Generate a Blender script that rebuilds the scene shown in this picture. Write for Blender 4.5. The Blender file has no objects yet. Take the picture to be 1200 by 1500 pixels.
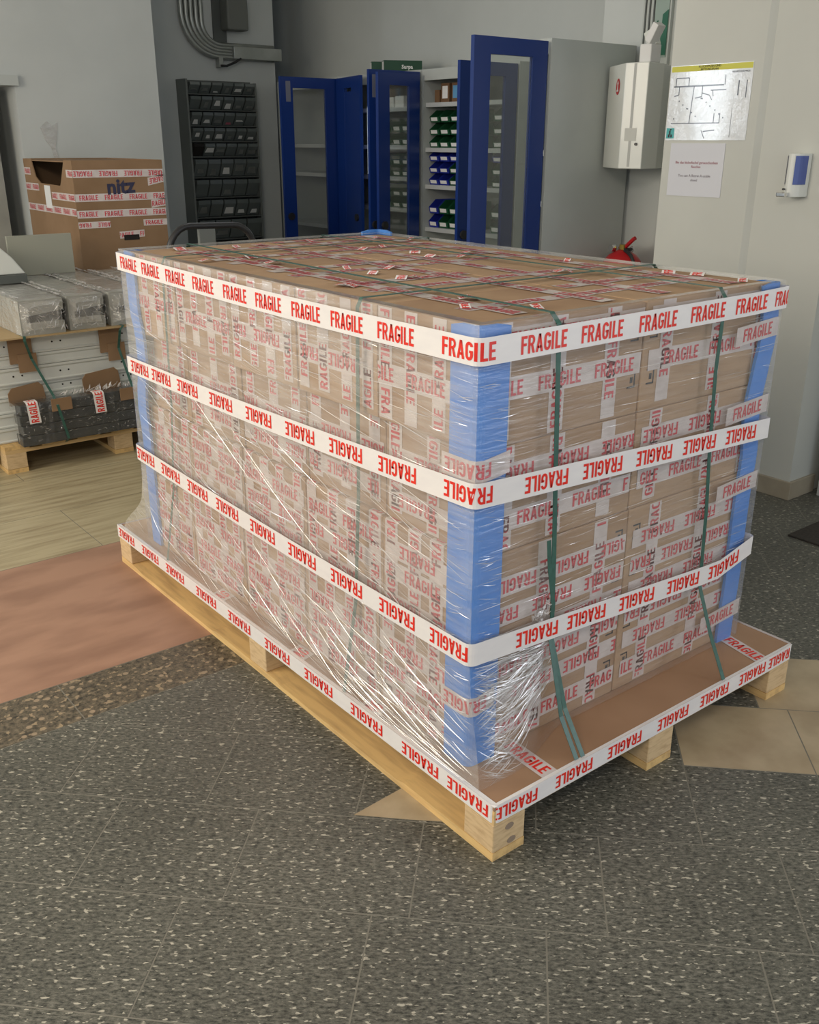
import bpy, bmesh, math, random
import numpy as np
from mathutils import Vector, Matrix
random.seed(7)
S = bpy.context.scene
COL = S.collection
PI = math.pi

# ---------------------------------------------------------------- camera
cam_d = bpy.data.cameras.new('camera')
cam = bpy.data.objects.new('camera', cam_d)
COL.objects.link(cam)
cam_d.sensor_fit = 'HORIZONTAL'
cam_d.sensor_width = 36
cam_d.lens = 36 * 1393.34 / 1200
cam_d.clip_start = 0.05
cam.matrix_world = (Matrix.Translation((-1.2291, -1.2482, 1.539)) @ Matrix.Rotation(math.radians(-38.283), 4, 'Z')
                    @ Matrix.Rotation(math.radians(68.731), 4, 'X') @ Matrix.Rotation(math.radians(0.125), 4, 'Z'))
S.camera = cam
# ---------------------------------------------------------------- world, lamps, exposure
S.view_settings.view_transform = 'Standard'
S.view_settings.look = 'None'
S.view_settings.gamma = 1
S.view_settings.use_curve_mapping = False
S.view_settings.exposure = 0.0
W = bpy.data.worlds.new('daylight')
S.world = W
W.use_nodes = True
W.node_tree.nodes['Background'].inputs[0].default_value = (0.86, 0.93, 1.0, 1)
W.node_tree.nodes['Background'].inputs[1].default_value = 0.75
S.cycles.max_bounces = 8
S.cycles.transparent_max_bounces = 24
S.cycles.caustics_reflective = False
S.cycles.caustics_refractive = False
S.cycles.sample_clamp_indirect = 4

def area(name, loc, aim, sx, sy, power, color):
    d = bpy.data.lights.new(name, 'AREA')
    d.shape = 'RECTANGLE'
    d.size, d.size_y, d.energy, d.color = sx, sy, power, color
    o = bpy.data.objects.new(name, d)
    COL.objects.link(o)
    o.location = loc
    o.rotation_euler = (Vector(aim) - Vector(loc)).to_track_quat('-Z', 'Y').to_euler()
    return o
area('window_light_side', (-3.6, 2.6, 2.2), (0.3, 1.0, 0.4), 2.2, 1.4, 120, (1.0, 0.88, 0.70))
area('window_light_front', (3.3, -3.4, 1.35), (0.4, 0.2, 0.4), 1.5, 1.6, 50, (0.86, 0.90, 1.0))
area('lamp_light_behind', (-2.4, -1.6, 2.9), (0.2, 0.6, 0.5), 1.2, 0.5, 45, (1.0, 0.88, 0.72))
area('window_light_rear', (-2.45, 5.36, 1.85), (0.6, 2.2, 0.6), 0.6, 1.3, 28, (0.85, 0.93, 1.0))
area('fill_light_rear', (1.6, 3.2, 3.2), (1.6, 3.4, 0), 1.2, 0.6, 9, (0.92, 0.96, 1.0))  # unseen fill light, added to brighten the cabinets at the rear

# ---------------------------------------------------------------- materials
MATS = {}
def mat(name, c, rough=0.6, c2=None, scale=20, stretch=(1, 1, 1), bump=0, metal=0, alpha=1, detail=4,
        coat=0, trans=0, contrast=(0.35, 0.65), world=False, emit=0):
    if name in MATS: return MATS[name]
    m = bpy.data.materials.new(name)
    MATS[name] = m
    m.use_nodes = True
    nt = m.node_tree
    b = nt.nodes['Principled BSDF']
    b.inputs['Base Color'].default_value = (*c, 1)
    b.inputs['Roughness'].default_value = rough
    b.inputs['Metallic'].default_value = metal
    b.inputs['Coat Weight'].default_value = coat
    b.inputs['Coat Roughness'].default_value = 0.08
    b.inputs['Transmission Weight'].default_value = trans
    b.inputs['Alpha'].default_value = alpha
    if emit:
        b.inputs['Emission Color'].default_value = (*c, 1)
        b.inputs['Emission Strength'].default_value = emit
    if c2 or bump:
        if world:
            tc = nt.nodes.new('ShaderNodeNewGeometry'); out = tc.outputs['Position']
        else:
            tc = nt.nodes.new('ShaderNodeTexCoord'); out = tc.outputs['Object']
        mp = nt.nodes.new('ShaderNodeMapping')
        mp.inputs['Scale'].default_value = stretch
        nt.links.new(out, mp.inputs[0])
        n = nt.nodes.new('ShaderNodeTexNoise')
        n.inputs['Scale'].default_value = scale
        n.inputs['Detail'].default_value = detail
        nt.links.new(mp.outputs[0], n.inputs['Vector'])
        if c2:
            r = nt.nodes.new('ShaderNodeValToRGB')
            r.color_ramp.elements[0].position = contrast[0]
            r.color_ramp.elements[1].position = contrast[1]
            r.color_ramp.elements[0].color = (*c, 1)
            r.color_ramp.elements[1].color = (*c2, 1)
            nt.links.new(n.outputs['Fac'], r.inputs[0])
            nt.links.new(r.outputs[0], b.inputs['Base Color'])
        if bump:
            bp = nt.nodes.new('ShaderNodeBump')
            bp.inputs['Strength'].default_value = bump
            bp.inputs['Distance'].default_value = 0.01
            nt.links.new(n.outputs['Fac'], bp.inputs['Height'])
            nt.links.new(bp.outputs[0], b.inputs['Normal'])
    return m

def granite(name, base, base2, fleck, rot, size, stretch, thr, rough, fleck2=None):
    """speckled stone: two-tone mottled ground with elongated crystal flecks"""
    m = bpy.data.materials.new(name); MATS[name] = m
    m.use_nodes = True
    nt = m.node_tree; N = nt.nodes; L = nt.links
    b = N['Principled BSDF']; b.inputs['Roughness'].default_value = rough
    g = N.new('ShaderNodeNewGeometry')
    m0 = N.new('ShaderNodeMapping'); m0.inputs['Rotation'].default_value = (0, 0, rot)
    L.new(g.outputs['Position'], m0.inputs[0])
    mp = N.new('ShaderNodeMapping'); mp.inputs['Scale'].default_value = stretch
    L.new(m0.outputs[0], mp.inputs[0])
    big = N.new('ShaderNodeTexNoise'); big.inputs['Scale'].default_value = 2.2; big.inputs['Detail'].default_value = 3
    L.new(g.outputs['Position'], big.inputs['Vector'])
    fine = N.new('ShaderNodeTexNoise'); fine.inputs['Scale'].default_value = size * 1.3; fine.inputs['Detail'].default_value = 6
    fine.inputs['Roughness'].default_value = 0.75
    L.new(mp.outputs[0], fine.inputs['Vector'])
    r1 = N.new('ShaderNodeValToRGB'); r1.color_ramp.elements[0].position = 0.38; r1.color_ramp.elements[1].position = 0.62
    r1.color_ramp.elements[0].color = (*base, 1); r1.color_ramp.elements[1].color = (*base2, 1)
    L.new(fine.outputs['Fac'], r1.inputs[0])
    v = N.new('ShaderNodeTexNoise'); v.inputs['Scale'].default_value = size; v.inputs['Detail'].default_value = 2.5
    L.new(mp.outputs[0], v.inputs['Vector'])
    r2 = N.new('ShaderNodeValToRGB'); r2.color_ramp.elements[0].position = thr; r2.color_ramp.elements[1].position = thr + 0.035
    r2.color_ramp.elements[0].color = (0, 0, 0, 1); r2.color_ramp.elements[1].color = (1, 1, 1, 1)
    L.new(v.outputs['Fac'], r2.inputs[0])
    mx = N.new('ShaderNodeMix'); mx.data_type = 'RGBA'
    L.new(r2.outputs[0], mx.inputs['Factor']); L.new(r1.outputs[0], mx.inputs['A']); mx.inputs['B'].default_value = (*fleck, 1)
    col = mx.outputs['Result']
    if fleck2:
        vv = N.new('ShaderNodeTexVoronoi'); vv.inputs['Scale'].default_value = fleck2[1]
        L.new(mp.outputs[0], vv.inputs['Vector'])
        r3 = N.new('ShaderNodeValToRGB'); r3.color_ramp.elements[0].position = fleck2[2]; r3.color_ramp.elements[1].position = fleck2[2] + 0.06
        r3.color_ramp.elements[0].color = (1, 1, 1, 1); r3.color_ramp.elements[1].color = (0, 0, 0, 1)
        L.new(vv.outputs['Distance'], r3.inputs[0])
        m2 = N.new('ShaderNodeMix'); m2.data_type = 'RGBA'
        L.new(r3.outputs[0], m2.inputs['Factor']); L.new(col, m2.inputs['A']); m2.inputs['B'].default_value = (*fleck2[0], 1)
        col = m2.outputs['Result']
    m3 = N.new('ShaderNodeMix'); m3.data_type = 'RGBA'; m3.blend_type = 'MULTIPLY'; m3.inputs['Factor'].default_value = 0.5
    r4 = N.new('ShaderNodeValToRGB'); r4.color_ramp.elements[0].position = 0.35; r4.color_ramp.elements[0].color = (.55, .55, .55, 1)
    r4.color_ramp.elements[1].position = 0.65; r4.color_ramp.elements[1].color = (1, 1, 1, 1)
    L.new(big.outputs['Fac'], r4.inputs[0]); L.new(col, m3.inputs['A']); L.new(r4.outputs[0], m3.inputs['B'])
    L.new(m3.outputs['Result'], b.inputs['Base Color'])
    rr = N.new('ShaderNodeMapRange'); rr.inputs['To Min'].default_value = rough - 0.1; rr.inputs['To Max'].default_value = rough + 0.14
    L.new(fine.outputs['Fac'], rr.inputs['Value']); L.new(rr.outputs[0], b.inputs['Roughness'])
    return m

def thin_fresnel(nt):
    """Fresnel that treats both sides of a thin sheet alike"""
    N = nt.nodes; L = nt.links
    g = N.new('ShaderNodeNewGeometry')
    q = N.new('ShaderNodeMapRange'); q.inputs['To Min'].default_value = 1.5; q.inputs['To Max'].default_value = 1 / 1.5
    L.new(g.outputs['Backfacing'], q.inputs['Value'])
    fr = N.new('ShaderNodeFresnel'); L.new(q.outputs[0], fr.inputs['IOR'])
    return fr

def film_material(name, haze, gloss_min, gloss_max, scale=90, bump=0.5, stretch=(1, 1, 14)):
    m = bpy.data.materials.new(name); MATS[name] = m
    m.use_nodes = True
    nt = m.node_tree; N = nt.nodes; L = nt.links
    for n in list(N): N.remove(n)
    out = N.new('ShaderNodeOutputMaterial')
    tr = N.new('ShaderNodeBsdfTransparent'); tr.inputs[0].default_value = (0.97, 0.97, 0.97, 1)
    gl = N.new('ShaderNodeBsdfGlossy'); gl.inputs['Roughness'].default_value = 0.16; gl.inputs[0].default_value = (1, 1, 1, 1)
    df = N.new('ShaderNodeBsdfDiffuse'); df.inputs[0].default_value = (0.86, 0.84, 0.80, 1)
    g = N.new('ShaderNodeNewGeometry')
    mp = N.new('ShaderNodeMapping'); mp.inputs['Scale'].default_value = stretch
    L.new(g.outputs['Position'], mp.inputs[0])
    n1 = N.new('ShaderNodeTexNoise'); n1.inputs['Scale'].default_value = scale / 14; n1.inputs['Detail'].default_value = 5
    L.new(mp.outputs[0], n1.inputs['Vector'])
    n2 = N.new('ShaderNodeTexNoise'); n2.inputs['Scale'].default_value = 5; n2.inputs['Detail'].default_value = 2
    L.new(g.outputs['Position'], n2.inputs['Vector'])
    bp = N.new('ShaderNodeBump'); bp.inputs['Strength'].default_value = bump; bp.inputs['Distance'].default_value = 0.01
    L.new(n1.outputs['Fac'], bp.inputs['Height']); L.new(bp.outputs[0], gl.inputs['Normal'])
    fr = thin_fresnel(nt)
    L.new(bp.outputs[0], fr.inputs['Normal'])
    mr = N.new('ShaderNodeMapRange'); mr.inputs['From Min'].default_value = 0.04; mr.inputs['From Max'].default_value = 0.5
    mr.inputs['To Min'].default_value = gloss_min; mr.inputs['To Max'].default_value = gloss_max
    L.new(fr.outputs[0], mr.inputs['Value'])
    hz = N.new('ShaderNodeMapRange'); hz.inputs['From Min'].default_value = 0.35; hz.inputs['From Max'].default_value = 0.7
    hz.inputs['To Min'].default_value = haze * 0.45; hz.inputs['To Max'].default_value = haze * 1.5
    ad = N.new('ShaderNodeMath'); ad.operation = 'MULTIPLY_ADD'
    L.new(n1.outputs['Fac'], ad.inputs[0]); ad.inputs[1].default_value = 0.5
    ml = N.new('ShaderNodeMath'); ml.operation = 'MULTIPLY'; ml.inputs[1].default_value = 0.5
    L.new(n2.outputs['Fac'], ml.inputs[0]); L.new(ml.outputs[0], ad.inputs[2])
    L.new(ad.outputs[0], hz.inputs['Value'])
    a = N.new('ShaderNodeMixShader'); b = N.new('ShaderNodeMixShader')
    L.new(hz.outputs[0], a.inputs[0]); L.new(tr.outputs[0], a.inputs[1]); L.new(df.outputs[0], a.inputs[2])
    L.new(mr.outputs[0], b.inputs[0]); L.new(a.outputs[0], b.inputs[1]); L.new(gl.outputs[0], b.inputs[2])
    L.new(b.outputs[0], out.inputs[0])
    return m

CARD = mat('cardboard', (0.39, 0.25, 0.145), 0.8, (0.47, 0.31, 0.185), 6, (1, 1, 6), bump=0.12)
CARD2 = mat('cardboard_darker', (0.34, 0.21, 0.12), 0.8, (0.41, 0.265, 0.155), 6, (1, 1, 6), bump=0.12)
SHEET = mat('cardboard_sheet', (0.33, 0.19, 0.105), 0.62, (0.40, 0.24, 0.14), 3, bump=0.05)
OLDCARD = mat('old_cardboard', (0.24, 0.145, 0.075), 0.85, (0.29, 0.18, 0.10), 4, bump=0.05)
DARK = mat('dark_void', (0.012, 0.01, 0.009), 0.9)  # near-black stands for the shade inside openings and holes
TAPE_D = mat('carton_tape', (0.80, 0.72, 0.69), 0.3, (0.68, 0.60, 0.57), 25, alpha=0.86)
RED_D = mat('carton_tape_red', (0.58, 0.035, 0.05), 0.35, (0.62, 0.09, 0.11), 40)
TAPE_W = mat('white_tape', (0.84, 0.81, 0.79), 0.32, (0.80, 0.77, 0.76), 12, (1, 1, 4))
RED_W = mat('tape_red', (0.80, 0.028, 0.012), 0.35, (0.72, 0.022, 0.012), 30)
BLUE = mat('blue_foam', (0.055, 0.225, 0.66), 0.5, (0.075, 0.27, 0.74), 7, bump=0.15)
WOOD = mat('pallet_wood', (0.74, 0.50, 0.21), 0.7, (0.50, 0.32, 0.14), 5, (9, 1, 9), bump=0.08, contrast=(0.45, 0.75))
WOODX = mat('pallet_wood_cross', (0.66, 0.46, 0.22), 0.7, (0.50, 0.32, 0.14), 5, (1, 9, 9), bump=0.08, contrast=(0.45, 0.75))
WOODB = mat('pallet_block_wood', (0.66, 0.48, 0.27), 0.75, (0.50, 0.34, 0.18), 9, (3, 3, 14), bump=0.1, contrast=(0.45, 0.75))
STAMP = mat('stamp_ink', (0.28, 0.21, 0.15), 0.8)
STRAP = mat('green_strap', (0.032, 0.10, 0.078), 0.38, (0.045, 0.13, 0.10), 60)
INK = mat('black_ink', (0.03, 0.03, 0.035), 0.6)
INKB = mat('blue_black_ink', (0.03, 0.03, 0.07), 0.6)
WALL = mat('wall_paint', (0.56, 0.59, 0.58), 0.85, (0.53, 0.56, 0.55), 3, bump=0.03, world=True)
WALLW = mat('cream_wall_paint', (0.60, 0.61, 0.565), 0.8, (0.56, 0.57, 0.53), 2, bump=0.03, world=True)
SKIRT = mat('skirting_tile', (0.42, 0.37, 0.28), 0.45, (0.36, 0.31, 0.23), 8)
CEIL = mat('ceiling_paint', (0.7, 0.7, 0.68), 0.9)
GREYM = mat('light_grey_metal', (0.50, 0.53, 0.51), 0.42, (0.46, 0.49, 0.47), 3)
GREYS = mat('shelf_metal', (0.58, 0.60, 0.60), 0.35, metal=0.2)
GALV = mat('galvanised_metal', (0.42, 0.44, 0.42), 0.35, (0.34, 0.36, 0.34), 8, metal=0.6)
BOXG = mat('junction_box_grey', (0.16, 0.17, 0.155), 0.6)
NAVY = mat('blue_lacquer', (0.007, 0.032, 0.18), 0.32)
BLACKP = mat('black_plastic', (0.02, 0.02, 0.022), 0.4)
RACKG = mat('rack_grey', (0.095, 0.105, 0.10), 0.5)
RACKG2 = mat('rack_grey_side', (0.16, 0.175, 0.165), 0.5)
GREENB = mat('green_bin', (0.012, 0.085, 0.035), 0.45)
BLUEB = mat('blue_bin', (0.015, 0.03, 0.32), 0.45)
WHITE = mat('white_paper', (0.78, 0.78, 0.77), 0.6)
WHITEE = mat('white_enamel', (0.72, 0.74, 0.70), 0.35, coat=0.2)
PAPERC = mat('cool_paper', (0.66, 0.67, 0.72), 0.6)
YEL = mat('yellow_print', (0.62, 0.60, 0.08), 0.45)
REDP = mat('red_lacquer', (0.50, 0.015, 0.02), 0.3)
CHROME = mat('chrome', (0.8, 0.8, 0.8), 0.12, metal=1)
BRASS = mat('brass', (0.5, 0.38, 0.1), 0.3, metal=1)
TEAL = mat('teal_print', (0.08, 0.42, 0.42), 0.5)
SIGNG = mat('sign_green', (0.015, 0.12, 0.07), 0.4)
SIGNW = mat('sign_pale', (0.30, 0.38, 0.34), 0.4)
WHITEST = mat('white_steel', (0.70, 0.72, 0.68), 0.35, (0.64, 0.66, 0.62), 3, coat=0.3)
BARG = mat('grey_bar', (0.40, 0.40, 0.36), 0.45, (0.33, 0.33, 0.30), 5)
BLACKBAR = mat('anthracite_bar', (0.03, 0.034, 0.036), 0.35, (0.05, 0.054, 0.056), 12)
BOARDG = mat('grey_board', (0.33, 0.33, 0.27), 0.6)
LAM = mat('laminate', (0.80, 0.82, 0.84), 0.14, (0.74, 0.77, 0.80), 13, bump=0.9, coat=1.0)
CLEARP = mat('clear_drawer', (0.13, 0.15, 0.145), 0.12, coat=1.0)
BLUEC = mat('blue_window_plastic', (0.05, 0.09, 0.34), 0.1, coat=1.0)
FILM3 = film_material('bar_film', 0.03, 0.04, 0.6, 120, 0.9, (3, 3, 5))
FILM = film_material('stretch_film', 0.25, 0.02, 0.5)
FILMF = film_material('stretch_film_front', 0.09, 0.02, 0.5)
FILM2 = film_material('wrap_film', 0.22, 0.05, 0.6, 120, 0.9, (3, 3, 5))

def glass_mat():
    m = bpy.data.materials.new('glass_pane'); MATS['glass_pane'] = m
    m.use_nodes = True
    nt = m.node_tree; N = nt.nodes; L = nt.links
    for n in list(N): N.remove(n)
    out = N.new('ShaderNodeOutputMaterial')
    tr = N.new('ShaderNodeBsdfTransparent'); tr.inputs[0].default_value = (0.92, 0.94, 0.93, 1)
    gl = N.new('ShaderNodeBsdfGlossy'); gl.inputs['Roughness'].default_value = 0.02
    fr = thin_fresnel(nt)
    mx = N.new('ShaderNodeMixShader')
    du = N.new('ShaderNodeBsdfDiffuse'); du.inputs[0].default_value = (0.55, 0.55, 0.50, 1)
    dm = N.new('ShaderNodeMixShader'); dm.inputs[0].default_value = 0.07  # pale haze added to lift the dark panes in place of a dim reflection
    L.new(tr.outputs[0], dm.inputs[1]); L.new(du.outputs[0], dm.inputs[2])
    L.new(fr.outputs[0], mx.inputs[0]); L.new(dm.outputs[0], mx.inputs[1]); L.new(gl.outputs[0], mx.inputs[2])
    L.new(mx.outputs[0], out.inputs[0])
    return m
GLASS = glass_mat()
def crease_mat():
    m = bpy.data.materials.new('film_crease'); MATS['film_crease'] = m
    m.use_nodes = True
    nt = m.node_tree; N = nt.nodes; L = nt.links
    for n in list(N): N.remove(n)
    out = N.new('ShaderNodeOutputMaterial')
    tr = N.new('ShaderNodeBsdfTransparent')
    gl = N.new('ShaderNodeBsdfGlossy'); gl.inputs['Roughness'].default_value = 0.22
    df = N.new('ShaderNodeBsdfDiffuse'); df.inputs[0].default_value = (0.9, 0.88, 0.86, 1)
    a = N.new('ShaderNodeMixShader'); a.inputs[0].default_value = 0.45
    b = N.new('ShaderNodeMixShader'); b.inputs[0].default_value = 0.55
    L.new(df.outputs[0], a.inputs[1]); L.new(gl.outputs[0], a.inputs[2])
    L.new(tr.outputs[0], b.inputs[1]); L.new(a.outputs[0], b.inputs[2])
    L.new(b.outputs[0], out.inputs[0])
    return m
CREASE = crease_mat()  # folds of film; the whitish tint also carries their glints
GRAN = granite('dark_granite', (0.032, 0.035, 0.029), (0.205, 0.20, 0.165), (0.52, 0.49, 0.40), math.radians(40), 110, (0.45, 1.1, 1), 0.622, 0.42)
GRANB = granite('brown_granite', (0.04, 0.036, 0.028), (0.21, 0.175, 0.12), (0.36, 0.28, 0.18), 0, 45, (1, 1, 1), 0.60, 0.42,
                fleck2=((0.36, 0.28, 0.19), 24, 0.17))
RSTONE = mat('red_sandstone', (0.40, 0.235, 0.16), 0.5, (0.30, 0.17, 0.115), 4.5, (0.7, 2.0, 1), bump=0.05, world=True, detail=14, contrast=(0.40, 0.66))
TRAV = mat('striped_travertine', (0.45, 0.39, 0.25), 0.4, (0.27, 0.215, 0.125), 2.6, (1.2, 13, 1), bump=0.03, world=True, detail=6, contrast=(0.42, 0.75))
BEIGE = mat('beige_marble', (0.47, 0.38, 0.25), 0.4, (0.36, 0.28, 0.175), 5, (1.5, 1.5, 1), bump=0.02, world=True, detail=7)
GROUT = mat('floor_grout', (0.21, 0.20, 0.165), 0.8)

# ---------------------------------------------------------------- mesh helpers
class MB:
    def __init__(s): s.v = []; s.f = []; s.m = []
    def add(s, vs, fs, mi=0):
        o = len(s.v); s.v += [tuple(p) for p in vs]
        for f in fs: s.f.append([o + i for i in f]); s.m.append(mi)
        return s
    def box(s, x0, y0, z0, x1, y1, z1, mi=0, rot=None, piv=None):
        P = [(x0, y0, z0), (x1, y0, z0), (x1, y1, z0), (x0, y1, z0), (x0, y0, z1), (x1, y0, z1), (x1, y1, z1), (x0, y1, z1)]
        if rot is not None:
            pv = Vector(piv or ((x0 + x1) / 2, (y0 + y1) / 2, (z0 + z1) / 2))
            P = [tuple(pv + rot @ (Vector(p) - pv)) for p in P]
        return s.add(P, [(0, 3, 2, 1), (4, 5, 6, 7), (0, 1, 5, 4), (1, 2, 6, 5), (2, 3, 7, 6), (3, 0, 4, 7)], mi)
    def prism(s, poly, a, b, axis='z', mi=0):
        n = len(poly)
        def P(p, h):
            return {'z': (p[0], p[1], h), 'y': (p[0], h, p[1]), 'x': (h, p[0], p[1])}[axis]
        vs = [P(p, a) for p in poly] + [P(p, b) for p in poly]
        fs = [list(range(n))[::-1], list(range(n, 2 * n))] + [(i, (i + 1) % n, n + (i + 1) % n, n + i) for i in range(n)]
        return s.add(vs, fs, mi)
    def cyl(s, p, q, r, n=16, mi=0, r2=None):
        return s.tube([p, q], r, n, mi, r2)
    def tube(s, pts, r, n=10, mi=0, r2=None):
        pts = [Vector(p) for p in pts]; vs = []; N = len(pts)
        up = None
        for i, p in enumerate(pts):
            t = (pts[min(i + 1, N - 1)] - pts[max(i - 1, 0)]).normalized()
            if up is None:
                up = t.orthogonal().normalized()
            up = (up - t * up.dot(t)).normalized()
            w = t.cross(up)
            rr = r if r2 is None else r + (r2 - r) * i / (N - 1)
            for k in range(n):
                a = 2 * PI * k / n
                vs.append(p + up * math.cos(a) * rr + w * math.sin(a) * rr)
        fs = []
        for i in range(N - 1):
            for k in range(n):
                k2 = (k + 1) % n
                fs.append((i * n + k, i * n + k2, (i + 1) * n + k2, (i + 1) * n + k))
        fs.append(list(range(n))[::-1]); fs.append([(N - 1) * n + k for k in range(n)])
        return s.add(vs, fs, mi)
    def lathe(s, cx, cy, prof, n=24, mi=0):
        vs = [(cx + r * math.cos(2 * PI * k / n), cy + r * math.sin(2 * PI * k / n), z) for r, z in prof for k in range(n)]
        fs = [(i * n + k, i * n + (k + 1) % n, (i + 1) * n + (k + 1) % n, (i + 1) * n + k) for i in range(len(prof) - 1) for k in range(n)]
        fs += [list(range(n))[::-1], [(len(prof) - 1) * n + k for k in range(n)]]
        return s.add(vs, fs, mi)
    def build(s, name, mats, parent=None, bevel=0, smooth=False, at=None, seg=2):
        """vertices are world coordinates; the object's origin is at `at` or at its parent's root"""
        base = Vector((0, 0, 0))
        if at is not None: base = Vector(at)
        if parent is not None:
            base = ROOT[parent.name] if at is None else Vector(at)
        me = bpy.data.meshes.new(name)
        me.from_pydata([tuple(Vector(p) - base) for p in s.v], [], s.f)
        if not isinstance(mats, (list, tuple)): mats = [mats]
        for m in mats: me.materials.append(m)
        me.polygons.foreach_set('material_index', s.m)
        bm = bmesh.new(); bm.from_mesh(me)
        if bevel:
            bmesh.ops.bevel(bm, geom=bm.edges[:], offset=bevel, segments=seg, profile=0.5, affect='EDGES')
        bmesh.ops.recalc_face_normals(bm, faces=bm.faces[:])
        bm.to_mesh(me); bm.free()
        if smooth:
            me.polygons.foreach_set('use_smooth', [True] * len(me.polygons))
        o = bpy.data.objects.new(name, me)
        COL.objects.link(o)
        if parent is not None:
            o.parent = parent
            o.location = base - ROOT[parent.name]
        else:
            o.location = base
        ROOT[o.name] = base
        return o
ROOT = {}
def thing(name, label, cat, loc, group=None):
    o = bpy.data.objects.new(name, None)
    COL.objects.link(o)
    o.empty_display_size = 0.1
    o.location = loc
    o['label'] = label; o['category'] = cat
    if group: o['group'] = group
    ROOT[o.name] = Vector(loc)
    return o
def tag(o, label, cat, group=None):
    o['label'] = label; o['category'] = cat
    if group: o['group'] = group
    return o
def struct(o): o['kind'] = 'structure'; return o
def bx(*a, **k): return MB().box(*a, **k)

# ---------------------------------------------------------------- lettering (condensed bold FRAGILE)
def arc(cx, cy, rx, ry, a0, a1, t, n=6):
    q = []
    for i in range(n):
        A = math.radians(a0 + (a1 - a0) * i / n); B = math.radians(a0 + (a1 - a0) * (i + 1) / n)
        q.append([(cx + rx * math.cos(A), cy + ry * math.sin(A)), (cx + rx * math.cos(B), cy + ry * math.sin(B)),
                  (cx + (rx - t) * math.cos(B), cy + (ry - t) * math.sin(B)), (cx + (rx - t) * math.cos(A), cy + (ry - t) * math.sin(A))])
    return q
def rect(x0, y0, x1, y1): return [(x0, y0), (x1, y0), (x1, y1), (x0, y1)]
t_ = 0.17
GL = {
    'F': (0.46, [rect(0, 0, t_, 1), rect(t_, 1 - .16, .44, 1), rect(t_, .44, .40, .59)]),
    'R': (0.54, [rect(0, 0, t_, 1), rect(t_, 1 - .15, .27, 1), rect(t_, .42, .27, .56)] + arc(.26, .71, .25, .29, 90, -90, t_ - .02, 8) + [[(.22, .44), (.38, .46), (.53, 0), (.35, 0)]]),
    'A': (0.56, [[(0, 0), (t_, 0), (.35, 1), (.20, 1)], [(.55 - t_, 0), (.55, 0), (.36, 1), (.21, 1)], rect(.13, .20, .42, .34)]),
    'G': (0.54, arc(.27, .71, .26, .29, 10, 180, t_, 8) + [rect(.01, .29, .01 + t_, .71)] + arc(.27, .29, .26, .29, 180, 360, t_, 8) + [rect(.53 - t_, .29, .53, .52), rect(.28, .40, .53, .54)]),
    'I': (0.24, [rect(0, 0, t_, 1)]),
    'L': (0.43, [rect(0, 0, t_, 1), rect(t_, 0, .42, .16)]),
    'E': (0.46, [rect(0, 0, t_, 1), rect(t_, .84, .44, 1), rect(t_, .43, .40, .58), rect(t_, 0, .44, .16)]),
}
def word_polys(text='FRAGILE', gap=0.055):
    x = 0; out = []
    for ch in text:
        w, ps = GL[ch]
        out += [[(p[0] + x, p[1]) for p in poly] for poly in ps]
        x += w + gap
    x -= gap
    return [[(p[0] / x, p[1]) for p in poly] for poly in out]
WP = word_polys()

def tape(mb, path, wdir, width, words, lift=0.0007, mw=0, mr=1, wl=0.135, wh=0.66, step=0.02, wobble=0, rng=random):
    """flat tape swept along a polyline; words=[(s0, flipped, clip)] printed on its outer side"""
    P = [Vector(p) for p in path]; wd = Vector(wdir).normalized()
    D = [0]
    for i in range(1, len(P)): D.append(D[-1] + (P[i] - P[i - 1]).length)
    T = D[-1]
    nor = []
    for i in range(len(P)):
        t = (P[min(i + 1, len(P) - 1)] - P[max(i - 1, 0)]).normalized()
        nor.append(wd.cross(t).normalized())   # outward for paths seen left to right with wdir up: right-hand
    def at(s, t, h):
        s = min(max(s, 0), T)
        i = 0
        while i < len(D) - 2 and s > D[i + 1]: i += 1
        k = (s - D[i]) / max(D[i + 1] - D[i], 1e-9)
        q = P[i].lerp(P[i + 1], k); n = nor[i].lerp(nor[i + 1], k).normalized()
        return q + wd * t - n * h
    ss = sorted(set([x for x in D] + list(np.arange(0, T, max(step, 0.05)))))
    vs = []
    for s in ss:
        vs += [at(s, -width / 2, 0), at(s, width / 2, 0)]
    mb.add(vs, [(2 * i, 2 * i + 2, 2 * i + 3, 2 * i + 1) for i in range(len(ss) - 1)], mw)
    H = width * wh
    for wdv in words:
        s0, fl = wdv[0], wdv[1]
        L = wdv[2] if len(wdv) > 2 else wl
        for poly in WP:
            q = []
            for (a, b) in poly:
                if fl: a, b = 1 - a, 1 - b
                q.append((s0 + a * L, (b - 0.5) * H))
            if min(p[0] for p in q) < 0 or max(p[0] for p in q) > T: continue
            mb.add([at(p[0], p[1], lift) for p in q], [list(range(len(q)))], mr)
    return mb

def text_mesh(body, size, mat_, name, parent, origin, xdir, ydir, extrude=0.0004, bold=0.0):
    c = bpy.data.curves.new(name, 'FONT')
    c.body = body; c.size = size; c.extrude = extrude; c.offset = bold; c.align_x = 'CENTER'; c.align_y = 'CENTER'
    c.resolution_u = 2
    o = bpy.data.objects.new(name, c); COL.objects.link(o)
    dg = bpy.context.evaluated_depsgraph_get()
    me = bpy.data.meshes.new_from_object(o.evaluated_get(dg))
    bpy.data.objects.remove(o)
    me.materials.clear(); me.materials.append(mat_)
    o = bpy.data.objects.new(name, me); COL.objects.link(o)
    X = Vector(xdir).normalized(); Y = Vector(ydir).normalized(); Z = X.cross(Y)
    M = Matrix((X, Y, Z)).transposed().to_4x4()
    for v in me.vertices: v.co = M @ v.co + (Vector(origin) - ROOT[parent.name])
    o.parent = parent
    ROOT[o.name] = ROOT[parent.name]
    return o

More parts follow.
